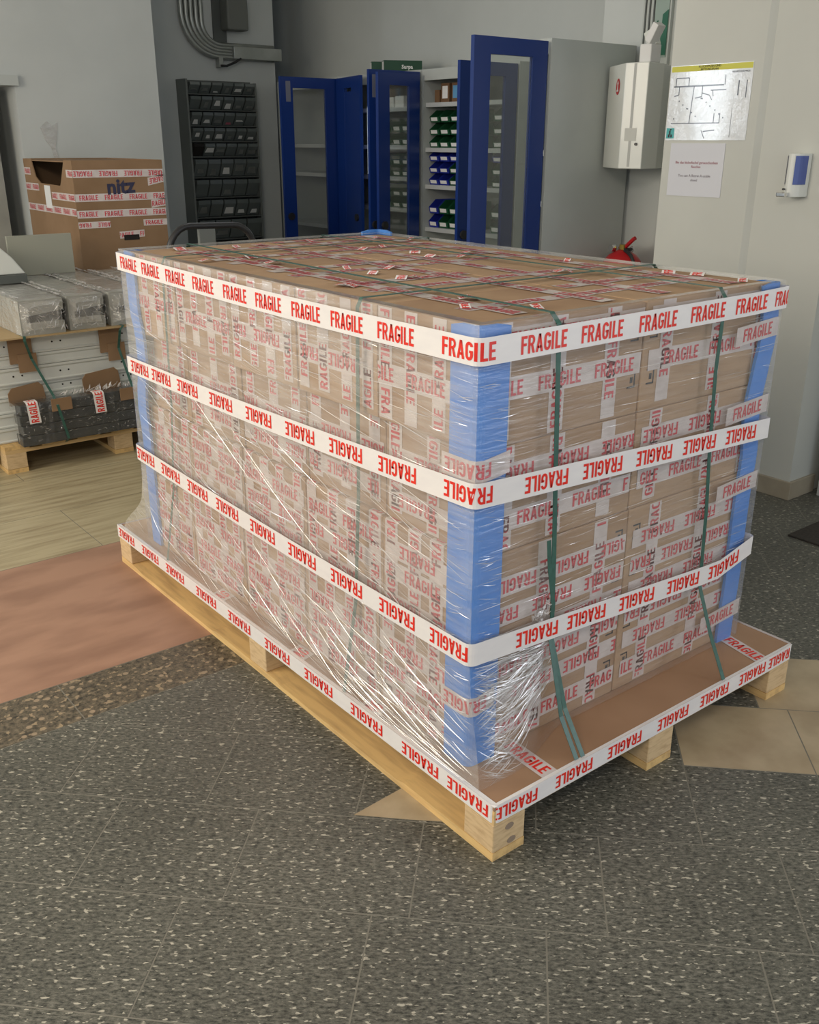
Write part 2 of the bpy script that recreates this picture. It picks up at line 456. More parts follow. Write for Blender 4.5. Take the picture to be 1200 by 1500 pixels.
# ================================================================ SETTING
# ---- floor: grout bed with tiles laid into it
floor = struct(bx(-5, -4, -0.06, 4, 8.2, -0.0008).build('floor', GROUT))
U = lambda u, v: ((u - v) / math.sqrt(2), (u + v) / math.sqrt(2))   # 45 degree grid -> world
def clip(poly, n, c):
    """keep the part where n.p <= c"""
    out = []
    for i in range(len(poly)):
        a, b = poly[i], poly[(i + 1) % len(poly)]
        da = n[0] * a[0] + n[1] * a[1] - c; db = n[0] * b[0] + n[1] * b[1] - c
        if da <= 0: out.append(a)
        if (da < 0 < db) or (db < 0 < da):
            k = da / (da - db); out.append((a[0] + (b[0] - a[0]) * k, a[1] + (b[1] - a[1]) * k))
    return out
def parea(p): return abs(sum(p[i][0] * p[(i + 1) % len(p)][1] - p[(i + 1) % len(p)][0] * p[i][1] for i in range(len(p)))) / 2
def lay(poly, m, name='tile', z=0.0):
    if len(poly) < 3 or parea(poly) < 0.002: return
    cx = sum(p[0] for p in poly) / len(poly); cy = sum(p[1] for p in poly) / len(poly)
    MB().prism(poly, -0.02, z + random.uniform(-0.0003, 0), 'z').build(name, m, floor, at=(cx, cy, 0))
YB = 1.145; XR = 0.72; G = 0.0019
rows = {0: [-1.9, -1.45, -1.02, -0.66, -0.247, 0.17, 0.58, 0.93, 1.3, 1.7, 2.1],      # u -.19 .. .118
        1: [-1.9, -1.5, -1.15, -0.83, -0.49, -0.1, 0.34, 0.72, 1.1, 1.5, 1.9],         # .118 .. .426 (granite) joints
        2: [-2.1, -1.6, -1.2, -0.83, -0.49, -0.1, 0.33, 0.75, 1.2],                    # .426 .. .734
        3: [-2.1, -1.7, -1.1, -0.75, -0.3, 0.1, 0.5, 0.9],
        -1: [-1.8, -1.42, -0.98, -0.55, -0.12, 0.25, 0.667, 1.1, 1.5]}
for r in range(-6, 13):
    u0 = -0.19 + 0.308 * r; u1 = u0 + 0.308
    vs = rows.get(r)
    if vs is None:
        rr = random.Random(r * 17); vs = [-3.2 + rr.random() * 0.3]
        while vs[-1] < 3.0: vs.append(vs[-1] + rr.uniform(0.36, 0.5))
    for a, b in zip(vs[:-1], vs[1:]):
        q = [U(u0 + G, a + G), U(u1 - G, a + G), U(u1 - G, b - G), U(u0 + G, b - G)]
        cx = sum(p[0] for p in q) / 4; cy = sum(p[1] for p in q) / 4
        if not (-2.2 < cx < 3.6 and -1.9 < cy < 3.4): continue
        m = GRAN
        if r == 2 and b <= -0.48: m = BEIGE
        if r == 3 and b <= -0.74: m = BEIGE
        lay(clip(q, (0, 1), YB - G), m)
        up = clip(clip(q, (0, -1), -YB), (-1, 0), -XR)
        lay(clip(up, (1, 0), 2.66), m)
lay([(-0.155, 0.330), (-0.048, 0.222), (0.11, 0.075), (0.11, 0.345)], BEIGE, 'tile', 0.0012)
for i in range(-3, 2):
    lay([(i * .62 + .1 + G, YB + G), (i * .62 + .72 - G, YB + G), (i * .62 + .72 - G, 1.375 - G), (i * .62 + .1 + G, 1.375 - G)], GRANB)
for i in range(-2, 1):
    x0 = i * 1.15 + 0.72 if i < 0 else XR
xs = [-2.7, -1.75, -0.80, 0.15, XR]
for a, b in zip(xs[:-1], xs[1:]):
    lay([(a + G, 1.375 + G), (b - G, 1.375 + G), (b - G, 2.33 - G), (a + G, 2.33 - G)], RSTONE)
for k in range(6):
    y0 = 2.33 + .5 * k; off = (k % 2) * 0.7
    for i in range(-3, 4):
        a, b = max(-3, i * 1.4 - off), min(2.6, i * 1.4 - off + 1.4)
        if b - a > .05: lay([(a + G, y0 + G), (b - G, y0 + G), (b - G, y0 + .5 - G), (a + G, y0 + .5 - G)], TRAV)

# ---- walls
struct(bx(3.77, 2.66, 0, 3.9, 8.1, 3.4).build('wall_back', WALL))
struct(MB().box(3.2, 1.78, 0, 3.77, 2.66, 3.4).build('wall_corner', WALL))
struct(MB().prism([(2.68, 1.345), (2.68, 1.775), (3.2, 1.775), (3.2, 1.19), (2.86, 1.19)][::-1] if False else
                  [(2.68, 1.30), (2.70, 1.275), (2.70, 0.91), (2.90, 0.91), (3.3, 0.91), (3.3, 1.778), (2.68, 1.778)], 0, 3.4, 'z').build('wall_right', WALLW))
struct(bx(2.90, -2.6, 0, 3.3, 0.86, 3.4).build('wall_far_right', WALLW))
struct(bx(2.665, 1.28, 0, 2.68, 1.778, 0.085).box(2.685, 0.895, 0, 2.70, 1.28, 0.085).box(2.70, 0.895, 0, 2.9, 0.91, 0.085).build('baseboard_right', SKIRT, bevel=0.002))
d1 = struct(bx(2.86, 0.70, 0, 2.93, 0.855, 2.1).build('trim_1', GREYM))
wa = MB()
wa.box(0.86, 5.4, 0, 1.82, 6.3, 3.4).box(-5, 5.4, 0, -0.3, 6.3, 3.4).box(-0.3, 5.4, 1.86, 0.86, 6.3, 3.4).box(-0.3, 6.0, 0, 0.86, 6.3, 1.86)
struct(wa.build('wall_left', WALL))
struct(bx(-5, 6.3, 0, 3.29, 6.9, 3.4).build('wall_rear_left', WALL))
struct(bx(-5, 8.1, 0, 3.9, 8.2, 3.4).build('wall_rear', WALL))
struct(bx(-5, -2.6, 3.4, 4, 8.2, 3.5).build('ceiling', CEIL))
# left doorway with a folded grey gate
dr = struct(MB().box(-0.34, 5.37, 1.86, 0.88, 5.42, 1.92).build('trim_2', GREYM))
dk = struct(bx(-0.3, 5.9, 0, 0.86, 5.99, 1.86).build('doorway_shade', DARK))  # near-black backing, the shade inside the doorway put into its colour
gate = thing('folding_gate', 'grey metal folding gate with a red strip in the dark doorway at the far left', 'gate', (0.3, 5.55, 0))
for k in range(7):
    x = 0.70 - k * 0.155
    p = bx(x - 0.045, 5.5, 0.02, x + 0.035, 5.54, 1.84).box(x + 0.035, 5.5, 0.02, x + 0.045, 5.56, 1.84).build('gate_slat', BARG, gate)
bx(0.665, 5.485, 1.42, 0.73, 5.499, 1.70).build('red_strip', mat('red_plastic', (0.45, 0.02, 0.05), 0.4), gate)
bx(-0.25, 5.49, 0.0, 0.80, 5.57, 0.03).build('bottom_rail', BARG, gate)
# clear tape patch left on the wall
tag(MB().prism([(0.985, 1.62), (1.03, 1.66), (1.06, 1.63), (1.10, 1.65), (1.085, 1.56), (1.07, 1.50), (1.08, 1.43), (1.055, 1.42), (1.04, 1.5), (1.01, 1.54)], 5.395, 5.3985, 'y').build('tape_patch', FILM2),
    'small patch of clear tape left on the wall above the brown box', 'tape')

# ================================================================ MAIN PALLET
def pallet(name, label, x0, y0, LX, LY, bw=0.10, nx=3, ny=3):
    t = thing(name, label, 'pallet', (x0 + LX / 2, y0 + LY / 2, 0), 'wooden pallets')
    xs = [x0 + i * (LX - 0.10) / (nx - 1) for i in range(nx)]
    ys = [y0 + i * (LY - bw) / (ny - 1) for i in range(ny)]
    for x in xs:
        m = MB()
        # bottom board with the lightly chamfered entry cut-outs
        prof = [(y0, 0), (y0 + LY, 0), (y0 + LY, 0.022)]
        for k in range(ny - 1, 0, -1):
            a, b = ys[k], ys[k - 1] + bw
            prof += [(a - 0.05, 0.022), (a - 0.08, 0.015), (b + 0.26, 0.015), (b + 0.23, 0.022)]
        prof += [(y0, 0.022)]
        m.prism([(p[0], p[1]) for p in prof], x, x + 0.10, 'x')
        m.build('bottom_board', WOOD, t)
        for y in ys:
            bx(x, y, 0.0225, x + 0.10, y + bw, 0.1005).build('block', WOODB, t, bevel=0.002, seg=1)
    for y in ys:
        bx(x0, y, 0.101, x0 + LX, y + bw, 0.119).build('stringer_board', WOODX, t)
    n = 7; w = 0.12; gap = (LX - n * w) / (n - 1)
    for i in range(n):
        x = x0 + i * (w + gap)
        bx(x, y0, 0.1195, x + w, y0 + LY, 0.1395).build('deck_board', WOOD, t)
    return t
H0 = 0.1527
pal = pallet('wooden_pallet', 'large pale wooden pallet under the wrapped load of cartons in the foreground', 0.0, 0.0, 1.2, 2.13)
pal['group'] = 'wooden pallets'
text_mesh('EPAL', 0.05, STAMP, 'stamp', pal, (0.0 - 0.0008, 0.20, 0.055), (0, -1, 0), (0, 0, 1)) if False else None
for (x, z) in ((0.05, 0.078), (0.058, 0.036)):
    MB().prism([(x + 0.014 * math.cos(a * PI / 5), z + 0.009 * math.sin(a * PI / 5)) for a in range(10)], -0.0006, 0.0006, 'y').build('dark_knot', STAMP, pal)

# cardboard sheet on the deck, with pieces of tape on it
sh = thing('cardboard_sheet', 'brown cardboard sheet covering the pallet deck under the wrapped cartons', 'cardboard', (0.6, 1.05, 0.1397))
bx(0.0, 0.0, 0.1398, 1.2, 2.13, 0.1522).build('board', SHEET, sh, bevel=0.001, seg=1)
for (a, b, ws) in (((0.19, 0.165), (0.185, -0.0), [(0.015, True)]), ((1.08, 0.15), (1.05, 0.0), [(0.0, False)])):
    m = MB(); A = Vector((*a, H0 + 0.0008)); B = Vector((*b, H0 + 0.0008)); d = (B - A).normalized()
    tape(m, [A, B], Vector((0, 0, 1)).cross(d), 0.05, [(0.012, False)])
    m.build('tape_strip', [TAPE_D, RED_W], sh)
for y in (0.50, 0.86, 1.34):
    m = MB(); A = Vector((0.055, y, H0 + 0.0006)); B = Vector((0.004, y - 0.012, H0 + 0.0006)); d = (B - A).normalized()
    tape(m, [B, A], Vector((0, 1, 0)), 0.075, [(-0.04, False)]); m.build('tape_strip', [TAPE_D, RED_W], sh)
m = MB(); A = Vector((1.2, 0.2, H0 + 0.0008))

# ---- cartons: 4 layers x 5 deep x 2 wide
XC = 0.054; LXC = 1.052; YC = 0.152; LYC = 1.762
LZ = [(0.1530, 0.4290), (0.4295, 0.6790), (0.6795, 0.9300), (0.9305, 1.1960)]
XOFF = [0.0, 0.014, 0.026, 0.002]
LNAME = ['bottom layer', 'third layer down', 'second layer down', 'top layer']
PNAME = ['at the near end', 'second from the near end', 'midway along', 'second from the far end', 'at the far end']
SNAME = ['long left side', 'right side']
R = random.Random(5)
def carton(li, pi, si):
    z0, z1 = LZ[li]
    cw = LXC / 2; cd = LYC / 5
    x0 = XC + si * cw + (XOFF[li] if si == 0 else 0) + R.uniform(0, .004) * (si == 0)
    x1 = XC + (si + 1) * cw - 0.0025
    if si == 1: x0 = XC + cw + 0.0015; x1 -= XOFF[li] * 0.5
    y0 = YC + pi * cd + 0.0015 + (R.uniform(0, .006) if pi == 0 else 0); y1 = YC + (pi + 1) * cd - 0.0015
    if pi == 4: y1 -= (0, 0, .028, .004)[li]
    hidden = si == 1 and pi > 0 and li < 3
    if hidden: lab = 'taped brown carton buried inside the stack behind the visible ones'
    elif pi == 0 and si == 1: lab = f'taped brown carton on the short front face, right of its seam, {LNAME[li]}'
    elif pi == 0: lab = f'taped brown carton at the near corner of the load, {LNAME[li]}'
    elif si == 1: lab = f'taped brown carton of the top layer, right-hand row, {PNAME[pi]}'
    else: lab = f'taped brown carton on the long left side, {PNAME[pi]}, {LNAME[li]}'
    t = thing('carton', lab, 'box', ((x0 + x1) / 2, (y0 + y1) / 2, z0), 'cartons stacked on the big pallet')
    bx(x0, y0, z0, x1, y1, z1).build('body', R.choice([CARD, CARD, CARD2]), t, bevel=0.0035)
    if hidden: return t
    g = 0.0011; h = z1 - z0
    def words(T, start=None, fl=None):
        fl = R.random() < .55 if fl is None else fl
        s = R.uniform(-0.10, 0.06) if start is None else start; o = []
        while s < T:
            o.append((s, fl)); s += 0.181
        return o
    def vtape(face, pos, lo, hi, wrap, w=0.05):
        """vertical tape on the left (x) or front (y) face, folded over the top when wrap"""
        m = MB(); fl = R.random() < .5
        if face == 'x':
            P = [(x0 - g, pos, lo), (x0 - g, pos, hi)]
            if wrap: P = [(x0 - g, pos, lo), (x0 - g, pos, z1 - .002), (x0 + .002, pos, z1 + g), (x0 + wrap, pos, z1 + g)]
            wd = (0, 1, 0)
        else:
            P = [(pos, y0 - g, lo), (pos, y0 - g, hi)]
            if wrap: P = [(pos, y0 - g, lo), (pos, y0 - g, z1 - .002), (pos, y0 + .002, z1 + g), (pos, y0 + wrap, z1 + g)]
            wd = (-1, 0, 0)
        T = hi - lo + (wrap or 0)
        tape(m, P, wd, w, words(T, fl=fl)); m.build('tape', [TAPE_D, RED_D], t)
    def htape(face, z, a, b, fl=None, w=0.05, gg=0.0):
        m = MB()
        gg += g + 0.0007
        if face == 'x': P = [(x0 - gg, b, z), (x0 - gg, a, z)]; 
        else: P = [(a, y0 - gg, z), (b, y0 - gg, z)]
        tape(m, P, (0, 0, 1), w, words(abs(b - a), fl=fl)); m.build('tape', [TAPE_D, RED_D], t)
    # left (x) face
    if si == 0:
        wrapx = 0.0 if li == 3 else 0.022
        for k, f in enumerate((0.11, 0.38, 0.64, 0.9) if li in (1, 0, 3) else (0.13, 0.5, 0.87)):
            vtape('x', y0 + (y1 - y0) * f + R.uniform(-.008, .008), z0 + R.uniform(.004, .03), z1 - .001, wrapx, R.choice([.045, .05]))
        zs = {3: [0.42], 2: [0.62, 0.25], 1: [0.73, 0.45, 0.17], 0: [0.74, 0.47, 0.18]}[li]
        for f in zs: htape('x', z0 + h * f + R.uniform(-.01, .01), y0 + R.uniform(0, .03), y1 - R.uniform(0, .03), fl=R.random() < .6)
    # front (y) face
    if pi == 0:
        a, b = x0, x1; W_ = b - a
        fr = {3: (0.13, 0.45, 0.79), 2: (0.13, 0.45, 0.80), 1: (0.06, 0.42, 0.8), 0: (0.06, 0.42, 0.82)}[li]
        if si == 1: fr = {3: (0.16, 0.55, 0.92), 2: (0.14, 0.6, .93), 1: (0.2, 0.6), 0: (0.2, 0.62, .92)}[li]
        for f in fr: vtape('y', a + W_ * f, z0 + R.uniform(.004, .02), z1 - .001, 0.0, .048)
        zs = {3: [(0.47, False), (0.86, True)], 2: [(0.74, True), (0.30, False)], 1: [(0.66, True), (0.36, True), (0.08, True)],
              0: [(0.80, True), (0.54, True), (0.22, False)]}[li]
        for f, fl in zs: htape('y', z0 + h * f, a + (.02 if si else .055), b - .004, fl=fl, w=.05)
        # small printed handling marks beside the seam
        m = MB()
        for k in range(2):
            xx = (x1 - 0.045) if si == 0 else (x0 + 0.02); zz = z0 + h * (.25 + .42 * k)
            for (p, q) in (((0, 0), (.028, .004)), ((0, .034), (.028, .038)), ((.024, 0), (.028, .038)), ((.01, .012), (.019, .026))):
                m.box(xx + p[0], y0 - .0009, zz + p[1], xx + q[0], y0 - .0003, zz + q[1])
        m.build('printed_mark', INK, t)
    # top
    if li == 3:
        zt = z1 + g
        def ttape(p, q, w=.05, lift=0):
            m = MB(); A = Vector((*p, zt + lift)); B = Vector((*q, zt + lift)); d = (B - A).normalized()
            tape(m, [A, B], Vector((0, 0, 1)).cross(d), w, words((B - A).length)); m.build('tape', [TAPE_D, RED_D], t)
        ya = (y0 + y1) / 2
        xa, xb = x0 + (.10 if si == 0 else .0), x1 - (.0 if si == 0 else .06)
        ttape((xa, ya), (xb, ya + R.uniform(-.01, .01)))
        if R.random() < .8: ttape((xa, ya + .11), (xb, ya + .115), .05, .0007)
        for f in (0.25, 0.8):
            ttape((x0 + (x1 - x0) * f + (.03 if si == 0 else 0), y0 + (.05 if pi == 0 else 0)), (x0 + (x1 - x0) * f + (.03 if si == 0 else 0), y1 - (.08 if pi == 4 else 0)), .05, .0014)
        # loose bright tabs of tape standing up a little
        for k in range(3):
            cx = R.uniform(x0 + .09, x1 - .05); cy = R.uniform(y0 + .04, y1 - .04); a = R.uniform(0, PI); L = R.uniform(.03, .06)
            d = Vector((math.cos(a), math.sin(a), 0)); A = Vector((cx, cy, zt + .002)); m = MB()
            pts = [A, A + d * L * .5 + Vector((0, 0, .007)), A + d * L + Vector((0, 0, .002))]
            tape(m, pts, Vector((0, 0, 1)).cross(d), R.uniform(.02, .04), [(0.0, False, .06)]); m.build('tape_tab', [TAPE_W, RED_W], t)
    return t
for li in range(4):
    for si in (0, 1):
        for pi in range(5): carton(li, pi, si)

# ---- blue foam corner protectors
def protector(label, cx, cy, sx, sy, off, z0=0.1535, z1=1.199):
    """L profile hugging a vertical corner; sx,sy point away from the load"""
    t = thing('corner_protector', label, 'corner protector', (cx, cy, z0), 'blue corner protectors')
    A = 0.078; r = 0.014; th = 0.009
    def ring(o, e):
        q = []
        pts = [(-A, o), (-A * .6, o), (-.02, o)]
        for a in range(0, 91, 18):
            pts.append((-.004 - r + (r + o) * math.sin(math.radians(a)) + .004, -.004 - r + (r + o) * math.cos(math.radians(a)) + .004))
        pts += [(o, -.02), (o, -A * .6), (o, -A)]
        return pts
    outer = ring(th, 0); inner = ring(0.0, 0)[::-1]
    prof = outer + inner; n = len(prof); NZ = 26; vs = []
    for k in range(NZ):
        z = z0 + (z1 - z0) * k / (NZ - 1); e = off(z)
        for (px, py) in prof:
            vs.append((cx + sx * (px + e[0]), cy + sy * (py + e[1]), z - (0.006 if k == NZ - 1 and (px + py) < -.05 else 0)))
    fs = [(k * n + i, k * n + (i + 1) % n, (k + 1) * n + (i + 1) % n, (k + 1) * n + i) for k in range(NZ - 1) for i in range(n)]
    no = len(outer)
    for base in (0, (NZ - 1) * n):
        for i in range(no - 1): fs.append((base + i, base + i + 1, base + n - 2 - i, base + n - 1 - i))
    MB().add(vs, fs).build('foam_profile', BLUE, t, smooth=False)
    return t
def bulge(amt):
    def f(z):
        return (0.002 + .020 * math.exp(-((z - 1.07) / .08) ** 2) - .012 * math.exp(-((z - .86) / .06) ** 2) + .006 * math.exp(-((z - .72) / .05) ** 2) + .005 * math.exp(-((z - .35) / .08) ** 2), 0.001)
    return f
protector('blue foam corner protector on the near vertical corner of the load', XC, YC, -1, -1, lambda z: (0.001, 0.001))
protector('blue foam corner protector on the right vertical corner of the load', XC + LXC, YC, 1, -1, bulge(0.012))
protector('blue foam corner protector on the far left vertical corner of the load', XC, YC + LYC, -1, 1, lambda z: (0.001, .012 * math.exp(-((z - .66) / .06) ** 2) - .026 * math.exp(-((z - .87) / .10) ** 4)))
protector('blue foam corner protector whose tip shows on the rear corner of the load', XC + LXC, YC + LYC, 1, 1, lambda z: (0.002, 0.002), z1=1.214)

# ---- stretch film
FX, FY = 0.036, 0.134
def smooth(t): t = min(max(t, 0), 1); return t * t * (3 - 2 * t)
XE, YE = XC + LXC + .010, YC + LYC + .012
def film_pt(side, u, z, off=0.0):
    """u along the side in metres measured from the near corner"""
    if side == 'L':
        y = FY + u
        fl = smooth((0.44 - z) / 0.29)
        x = FX - fl * 0.030
        yy = y - fl * max(0, 1 - u / .3) * .075 + smooth((0.33 - z) / .18) * max(0, (u - 1.3) / .5) * .16
        return Vector((x - off, yy, z))
    if side == 'F':
        k = max(0, 1 - max(0, u - .10) / .24)
        fl = smooth((0.44 - z) / 0.29)
        return Vector((FX + u - fl * max(0, 1 - u / .3) * .030, FY - fl * smooth(k) * 0.075 - off, z))
    if side == 'R': return Vector((XE + off, FY + u, z))
    if side == 'B': return Vector((FX + u, YE + .004 + off, z))
film = thing('stretch_film', 'clear wrinkled stretch film wrapped tightly around the stacked cartons', 'plastic film', (0.58, 1.03, H0))
def film_sheet(side, U_, nu, nz, zb=0.157, zt=1.205):
    m = MB(); vs = []; rr = random.Random(3)
    for j in range(nz + 1):
        z = zb + (zt - zb) * j / nz
        for i in range(nu + 1):
            u = U_ * i / nu; p = film_pt(side, u, z)
            w = 0.0022 * math.sin(u * 37 + z * 90) * math.sin(z * 55 + 1.3) * (1 if 0 < i < nu else 0)
            if side == 'L': p.x -= abs(w)
            else: p.y -= abs(w)
            vs.append(p)
    m.add(vs, [(j * (nu + 1) + i, j * (nu + 1) + i + 1, (j + 1) * (nu + 1) + i + 1, (j + 1) * (nu + 1) + i) for j in range(nz) for i in range(nu)])
    return m
UL = YE - FY; UF = XE - FX
sm = film_sheet('L', UL, 60, 50); s2 = film_sheet('F', UF, 40, 50); s3 = film_sheet('R', UL, 6, 8); s4 = film_sheet('B', UF, 6, 8)
s2.build('wrap_sheet', FILMF, film, smooth=True)
for s in (s3, s4): sm.add(s.v, s.f)
# film folded a little over the top edge
rim = [(FX, FY), (XE, FY), (XE, YE), (FX, YE)]; inn = [(FX + .04, FY + .035), (XE - .03, FY + .035), (XE - .03, YE - .03), (FX + .04, YE - .03)]
for i in range(4):
    a, b, c, d = rim[i], rim[(i + 1) % 4], inn[(i + 1) % 4], inn[i]
    sm.add([(*a, 1.205), (*b, 1.205), (*c, 1.2015), (*d, 1.2015)], [(0, 1, 2, 3)])
sm.build('wrap_sheet', FILM, film, smooth=True)
def crease(m, pts, w, tilt, R_):
    """one thin fold of film: a narrow ribbon lying on the sheet"""
    vs = []; n = len(pts)
    for i, (p, nrm) in enumerate(pts):
        q = pts[min(i + 1, n - 1)][0] - pts[max(i - 1, 0)][0]
        side = q.normalized().cross(nrm).normalized()
        s = (side * math.cos(tilt) + nrm * math.sin(tilt)) * w * math.sin(PI * (i + .35) / (n - .3))
        vs += [p - s, p + s]
    m.add(vs, [(2 * i, 2 * i + 2, 2 * i + 3, 2 * i + 1) for i in range(n - 1)])
cm = MB(); R2 = random.Random(11)
def run(side, u0, z0, du, dz, w, off=.0022, n=6, bend=0):
    pts = []
    nrm = Vector((-1, 0, 0)) if side == 'L' else Vector((0, -1, 0))
    for i in range(n):
        k = i / (n - 1); u = u0 + du * k; z = z0 + dz * k + bend * math.sin(PI * k)
        if not (0 <= u <= (UL if side == 'L' else UF) and .158 < z < 1.2): return
        pts.append((film_pt(side, u, z, off + .0025 * math.sin(k * 3)), nrm))
    crease(cm, pts, w, R2.uniform(-.9, .9), R2)
for i in range(650):     # long left side, nearly level
    u = R2.uniform(0, UL); z = R2.uniform(.45, 1.14); L_ = R2.uniform(.04, .22)
    run('L', u, z, -L_, R2.uniform(-.10, .02) * L_ * 2, R2.uniform(.0004, .0011), bend=R2.uniform(-.003, .003))
for i in range(120):      # longer slanting pull lines
    u = R2.uniform(.2, UL); z = R2.uniform(.5, .85); L_ = R2.uniform(.15, .42)
    run('L', u, z, -L_, -L_ * R2.uniform(.15, .55), R2.uniform(.0005, .0011))
for i in range(520):     # skirt fanning down to the deck edge
    u = R2.uniform(0, UL); z = R2.uniform(.18, .45); L_ = R2.uniform(.05, .30)
    run('L', u, z, -L_, -L_ * R2.uniform(.12, .5), R2.uniform(.0004, .0010))
for i in range(230):     # bright gathered folds by the near deck corner
    u = R2.uniform(0.02, .55); z = .17 + R2.random() ** 2 * .16; L_ = R2.uniform(.06, .25)
    run('L', u, z, -L_, -L_ * R2.uniform(.05, .30), R2.uniform(.0005, .0013))
for i in range(420):     # short front face
    u = R2.uniform(0, UF); z = R2.uniform(.45, 1.14); L_ = R2.uniform(.03, .14)
    run('F', u, z, L_, R2.uniform(-.03, .05) * L_, R2.uniform(.0003, .0007))
for i in range(620):     # fan on the front face, gathered towards the strap
    a = R2.uniform(-.12, 1.0); s0 = R2.uniform(.02, .24); L_ = R2.uniform(.03, .16)
    cx, cz = .30, .37 - .13 * R2.random()
    u1 = cx - s0; z1_ = cz + (.10 - s0 * .9 * a) * 1.0
    u2 = u1 - L_; z2 = z1_ - (a * .75) * L_ + .12 * L_
    run('F', u1, z1_, u2 - u1, z2 - z1_, R2.uniform(.0005, .0013))
for i in range(160):     # over the near corner protector
    z = R2.uniform(.17, 1.1); L_ = R2.uniform(.02, .06); 
    run(R2.choice('LF'), R2.uniform(.0, .07), z, L_, R2.uniform(-.3, .1) * L_, R2.uniform(.0003, .0009))
for i in range(160):
    z = R2.uniform(.17, .42); L_ = R2.uniform(.03, .10); 
    run('F', R2.uniform(.0, .05), z, L_, -R2.uniform(-.1, .9) * L_, R2.uniform(.0004, .0011))
co = cm.build('film_crease', CREASE, film); co['kind'] = 'stuff'
# little crumpled film knots on the front face
kn = MB()
for (u, z) in ((.20, .505), (.235, .515), (.215, .50)):
    for k in range(26):
        a = R2.uniform(0, 2 * PI); r = R2.uniform(.006, .018)
        p = film_pt('F', u + r * math.cos(a), z + r * math.sin(a), R2.uniform(.002, .012)); q = film_pt('F', u + r * math.cos(a + 1.2), z + r * math.sin(a + 1.2), R2.uniform(.002, .012))
        kn.add([p, q, (p + q) / 2 + Vector((R2.uniform(-.004, .004), -.003, R2.uniform(-.006, .006)))], [(0, 1, 2)])
ko = kn.build('film_knot', CREASE, film); ko['kind'] = 'stuff'

# ---- white FRAGILE bands around the load
def band(label, zl, zc, zr, zr2, starts, flip, width=0.057, o=0.0105):
    """height at far left, near corner, and right end; starts: [(side, u, len)]"""
    t = thing('fragile_tape', label, 'tape', (FX, FY, zc), 'white bands of red lettered tape')
    m = MB(); P = []
    n = 14; r = .022; ox, oy = FX - o, FY - o
    yl = YE + .0; ulen = yl - oy - r
    for i in range(n + 1):
        k = i / n; P.append(Vector((ox, yl - ulen * k, zl + (zc - zl) * k - .008 * math.sin(PI * k))))
    for a in range(1, 6):
        A = math.radians(a * 18); P.append(Vector((ox + r - r * math.cos(A), oy + r - r * math.sin(A), zc)))
    sx0 = ox + r
    for i in range(1, n + 1):
        k = i / n
        zz = zc + (zr - zc) * min(1, k / .85) if k < .85 else zr + (zr2 - zr) * (k - .85) / .15
        P.append(Vector((sx0 + (XE - sx0) * k, oy, zz)))
    P.append(Vector((XE + .006, oy + .01, zr2)))
    P.append(Vector((XE + .006, YE, zr2)))
    P.append(Vector((XE - .01, YE + .012, zr2))); P.append(Vector((ox + .01, YE + .012, zl))); P.append(P[0] + Vector((0, .003, 0)))
    D = [0]
    for i in range(1, len(P)): D.append(D[-1] + (P[i] - P[i - 1]).length)
    words = []
    corner = D[n]
    for side, u, L in starts:
        s = corner + r - (u - oy) - r if side == 'L' else D[n + 5] + (u - sx0)
        words.append((s, flip, L))
    tape(m, P, (0, 0, 1), width, words, lift=.0009, step=.05)
    m.build('band', [TAPE_W, RED_W], t)
b1 = [('L', y, .130) for y in (1.872, 1.703, 1.526, 1.344, 1.156, .977, .797, .621, .435)] + [('L', .212, .148)] + [('F', x, .136) for x in (.142, .323, .515, .705, .887)] + [('F', 1.06, .10)]
band('top white tape band with upright red FRAGILE lettering round the load', 1.166, 1.152, 1.158, 1.162, b1, False)
b2 = [('L', y, .142) for y in (1.874, 1.704, 1.512, 1.292, 1.07, .855, .645, .438)] + [('L', .200, .140)] + [('F', x, .137) for x in (.172, .359, .549, .732, .915)]
band('second white tape band from the top, FRAGILE printed upside down', .818, .848, .812, .806, b2, True)
b3 = [('L', y, .142) for y in (1.90, 1.70, 1.50, 1.30, 1.085, .87, .655, .44)] + [('L', .242, .130)] + [('F', x, .140) for x in (.168, .341, .534, .730, .915)]
band('third white tape band from the top, FRAGILE printed upside down', .498, .470, .418, .455, b3, True)
# band stuck round the edge of the deck
tb = thing('fragile_tape', 'lowest white tape band with red FRAGILE lettering along the pallet deck edge', 'tape', (0, 0, .13), 'white bands of red lettered tape')
m = MB(); P = [Vector((-.0022, 2.134 - 2.124 * i / 20, .1315)) for i in range(21)]
P += [Vector((.003, .0015, .1315)), Vector((.010, -.0022, .1315))] + [Vector((.01 + 1.186 * i / 12, -.0022 - (0.002 if 0 < i < 12 else 0), .1315)) for i in range(1, 13)] + [Vector((1.2025, .01, .1315)), Vector((1.2025, 2.12, .1315)), Vector((1.19, 2.1335, .1315)), Vector((.01, 2.1335, .1315)), P[0] + Vector((0, .002, 0))]
w4 = []
D20 = sum((P[i + 1] - P[i]).length for i in range(20))
for y in (2.12, 1.906, 1.70, 1.465, 1.24, 1.01, .787, .558, .335, .160): w4.append((2.134 - y, True, .142))
for x in (-.004, .185, .370, .564, .745, .925, 1.07): w4.append((D20 + .012 + x + .004, True, .128))
tape(m, P, (0, 0, 1), .050, w4, lift=.0009); m.build('band', [TAPE_W, RED_W], tb)
# the tape's upper lip folded on to the cardboard
m = MB(); m.box(-.002, -.002, H0 + .0003, .012, 2.13, H0 + .0016); m.box(.012, -.002, H0 + .0003, 1.2, .008, H0 + .0016)
m.build('folded_lip', TAPE_W, tb)
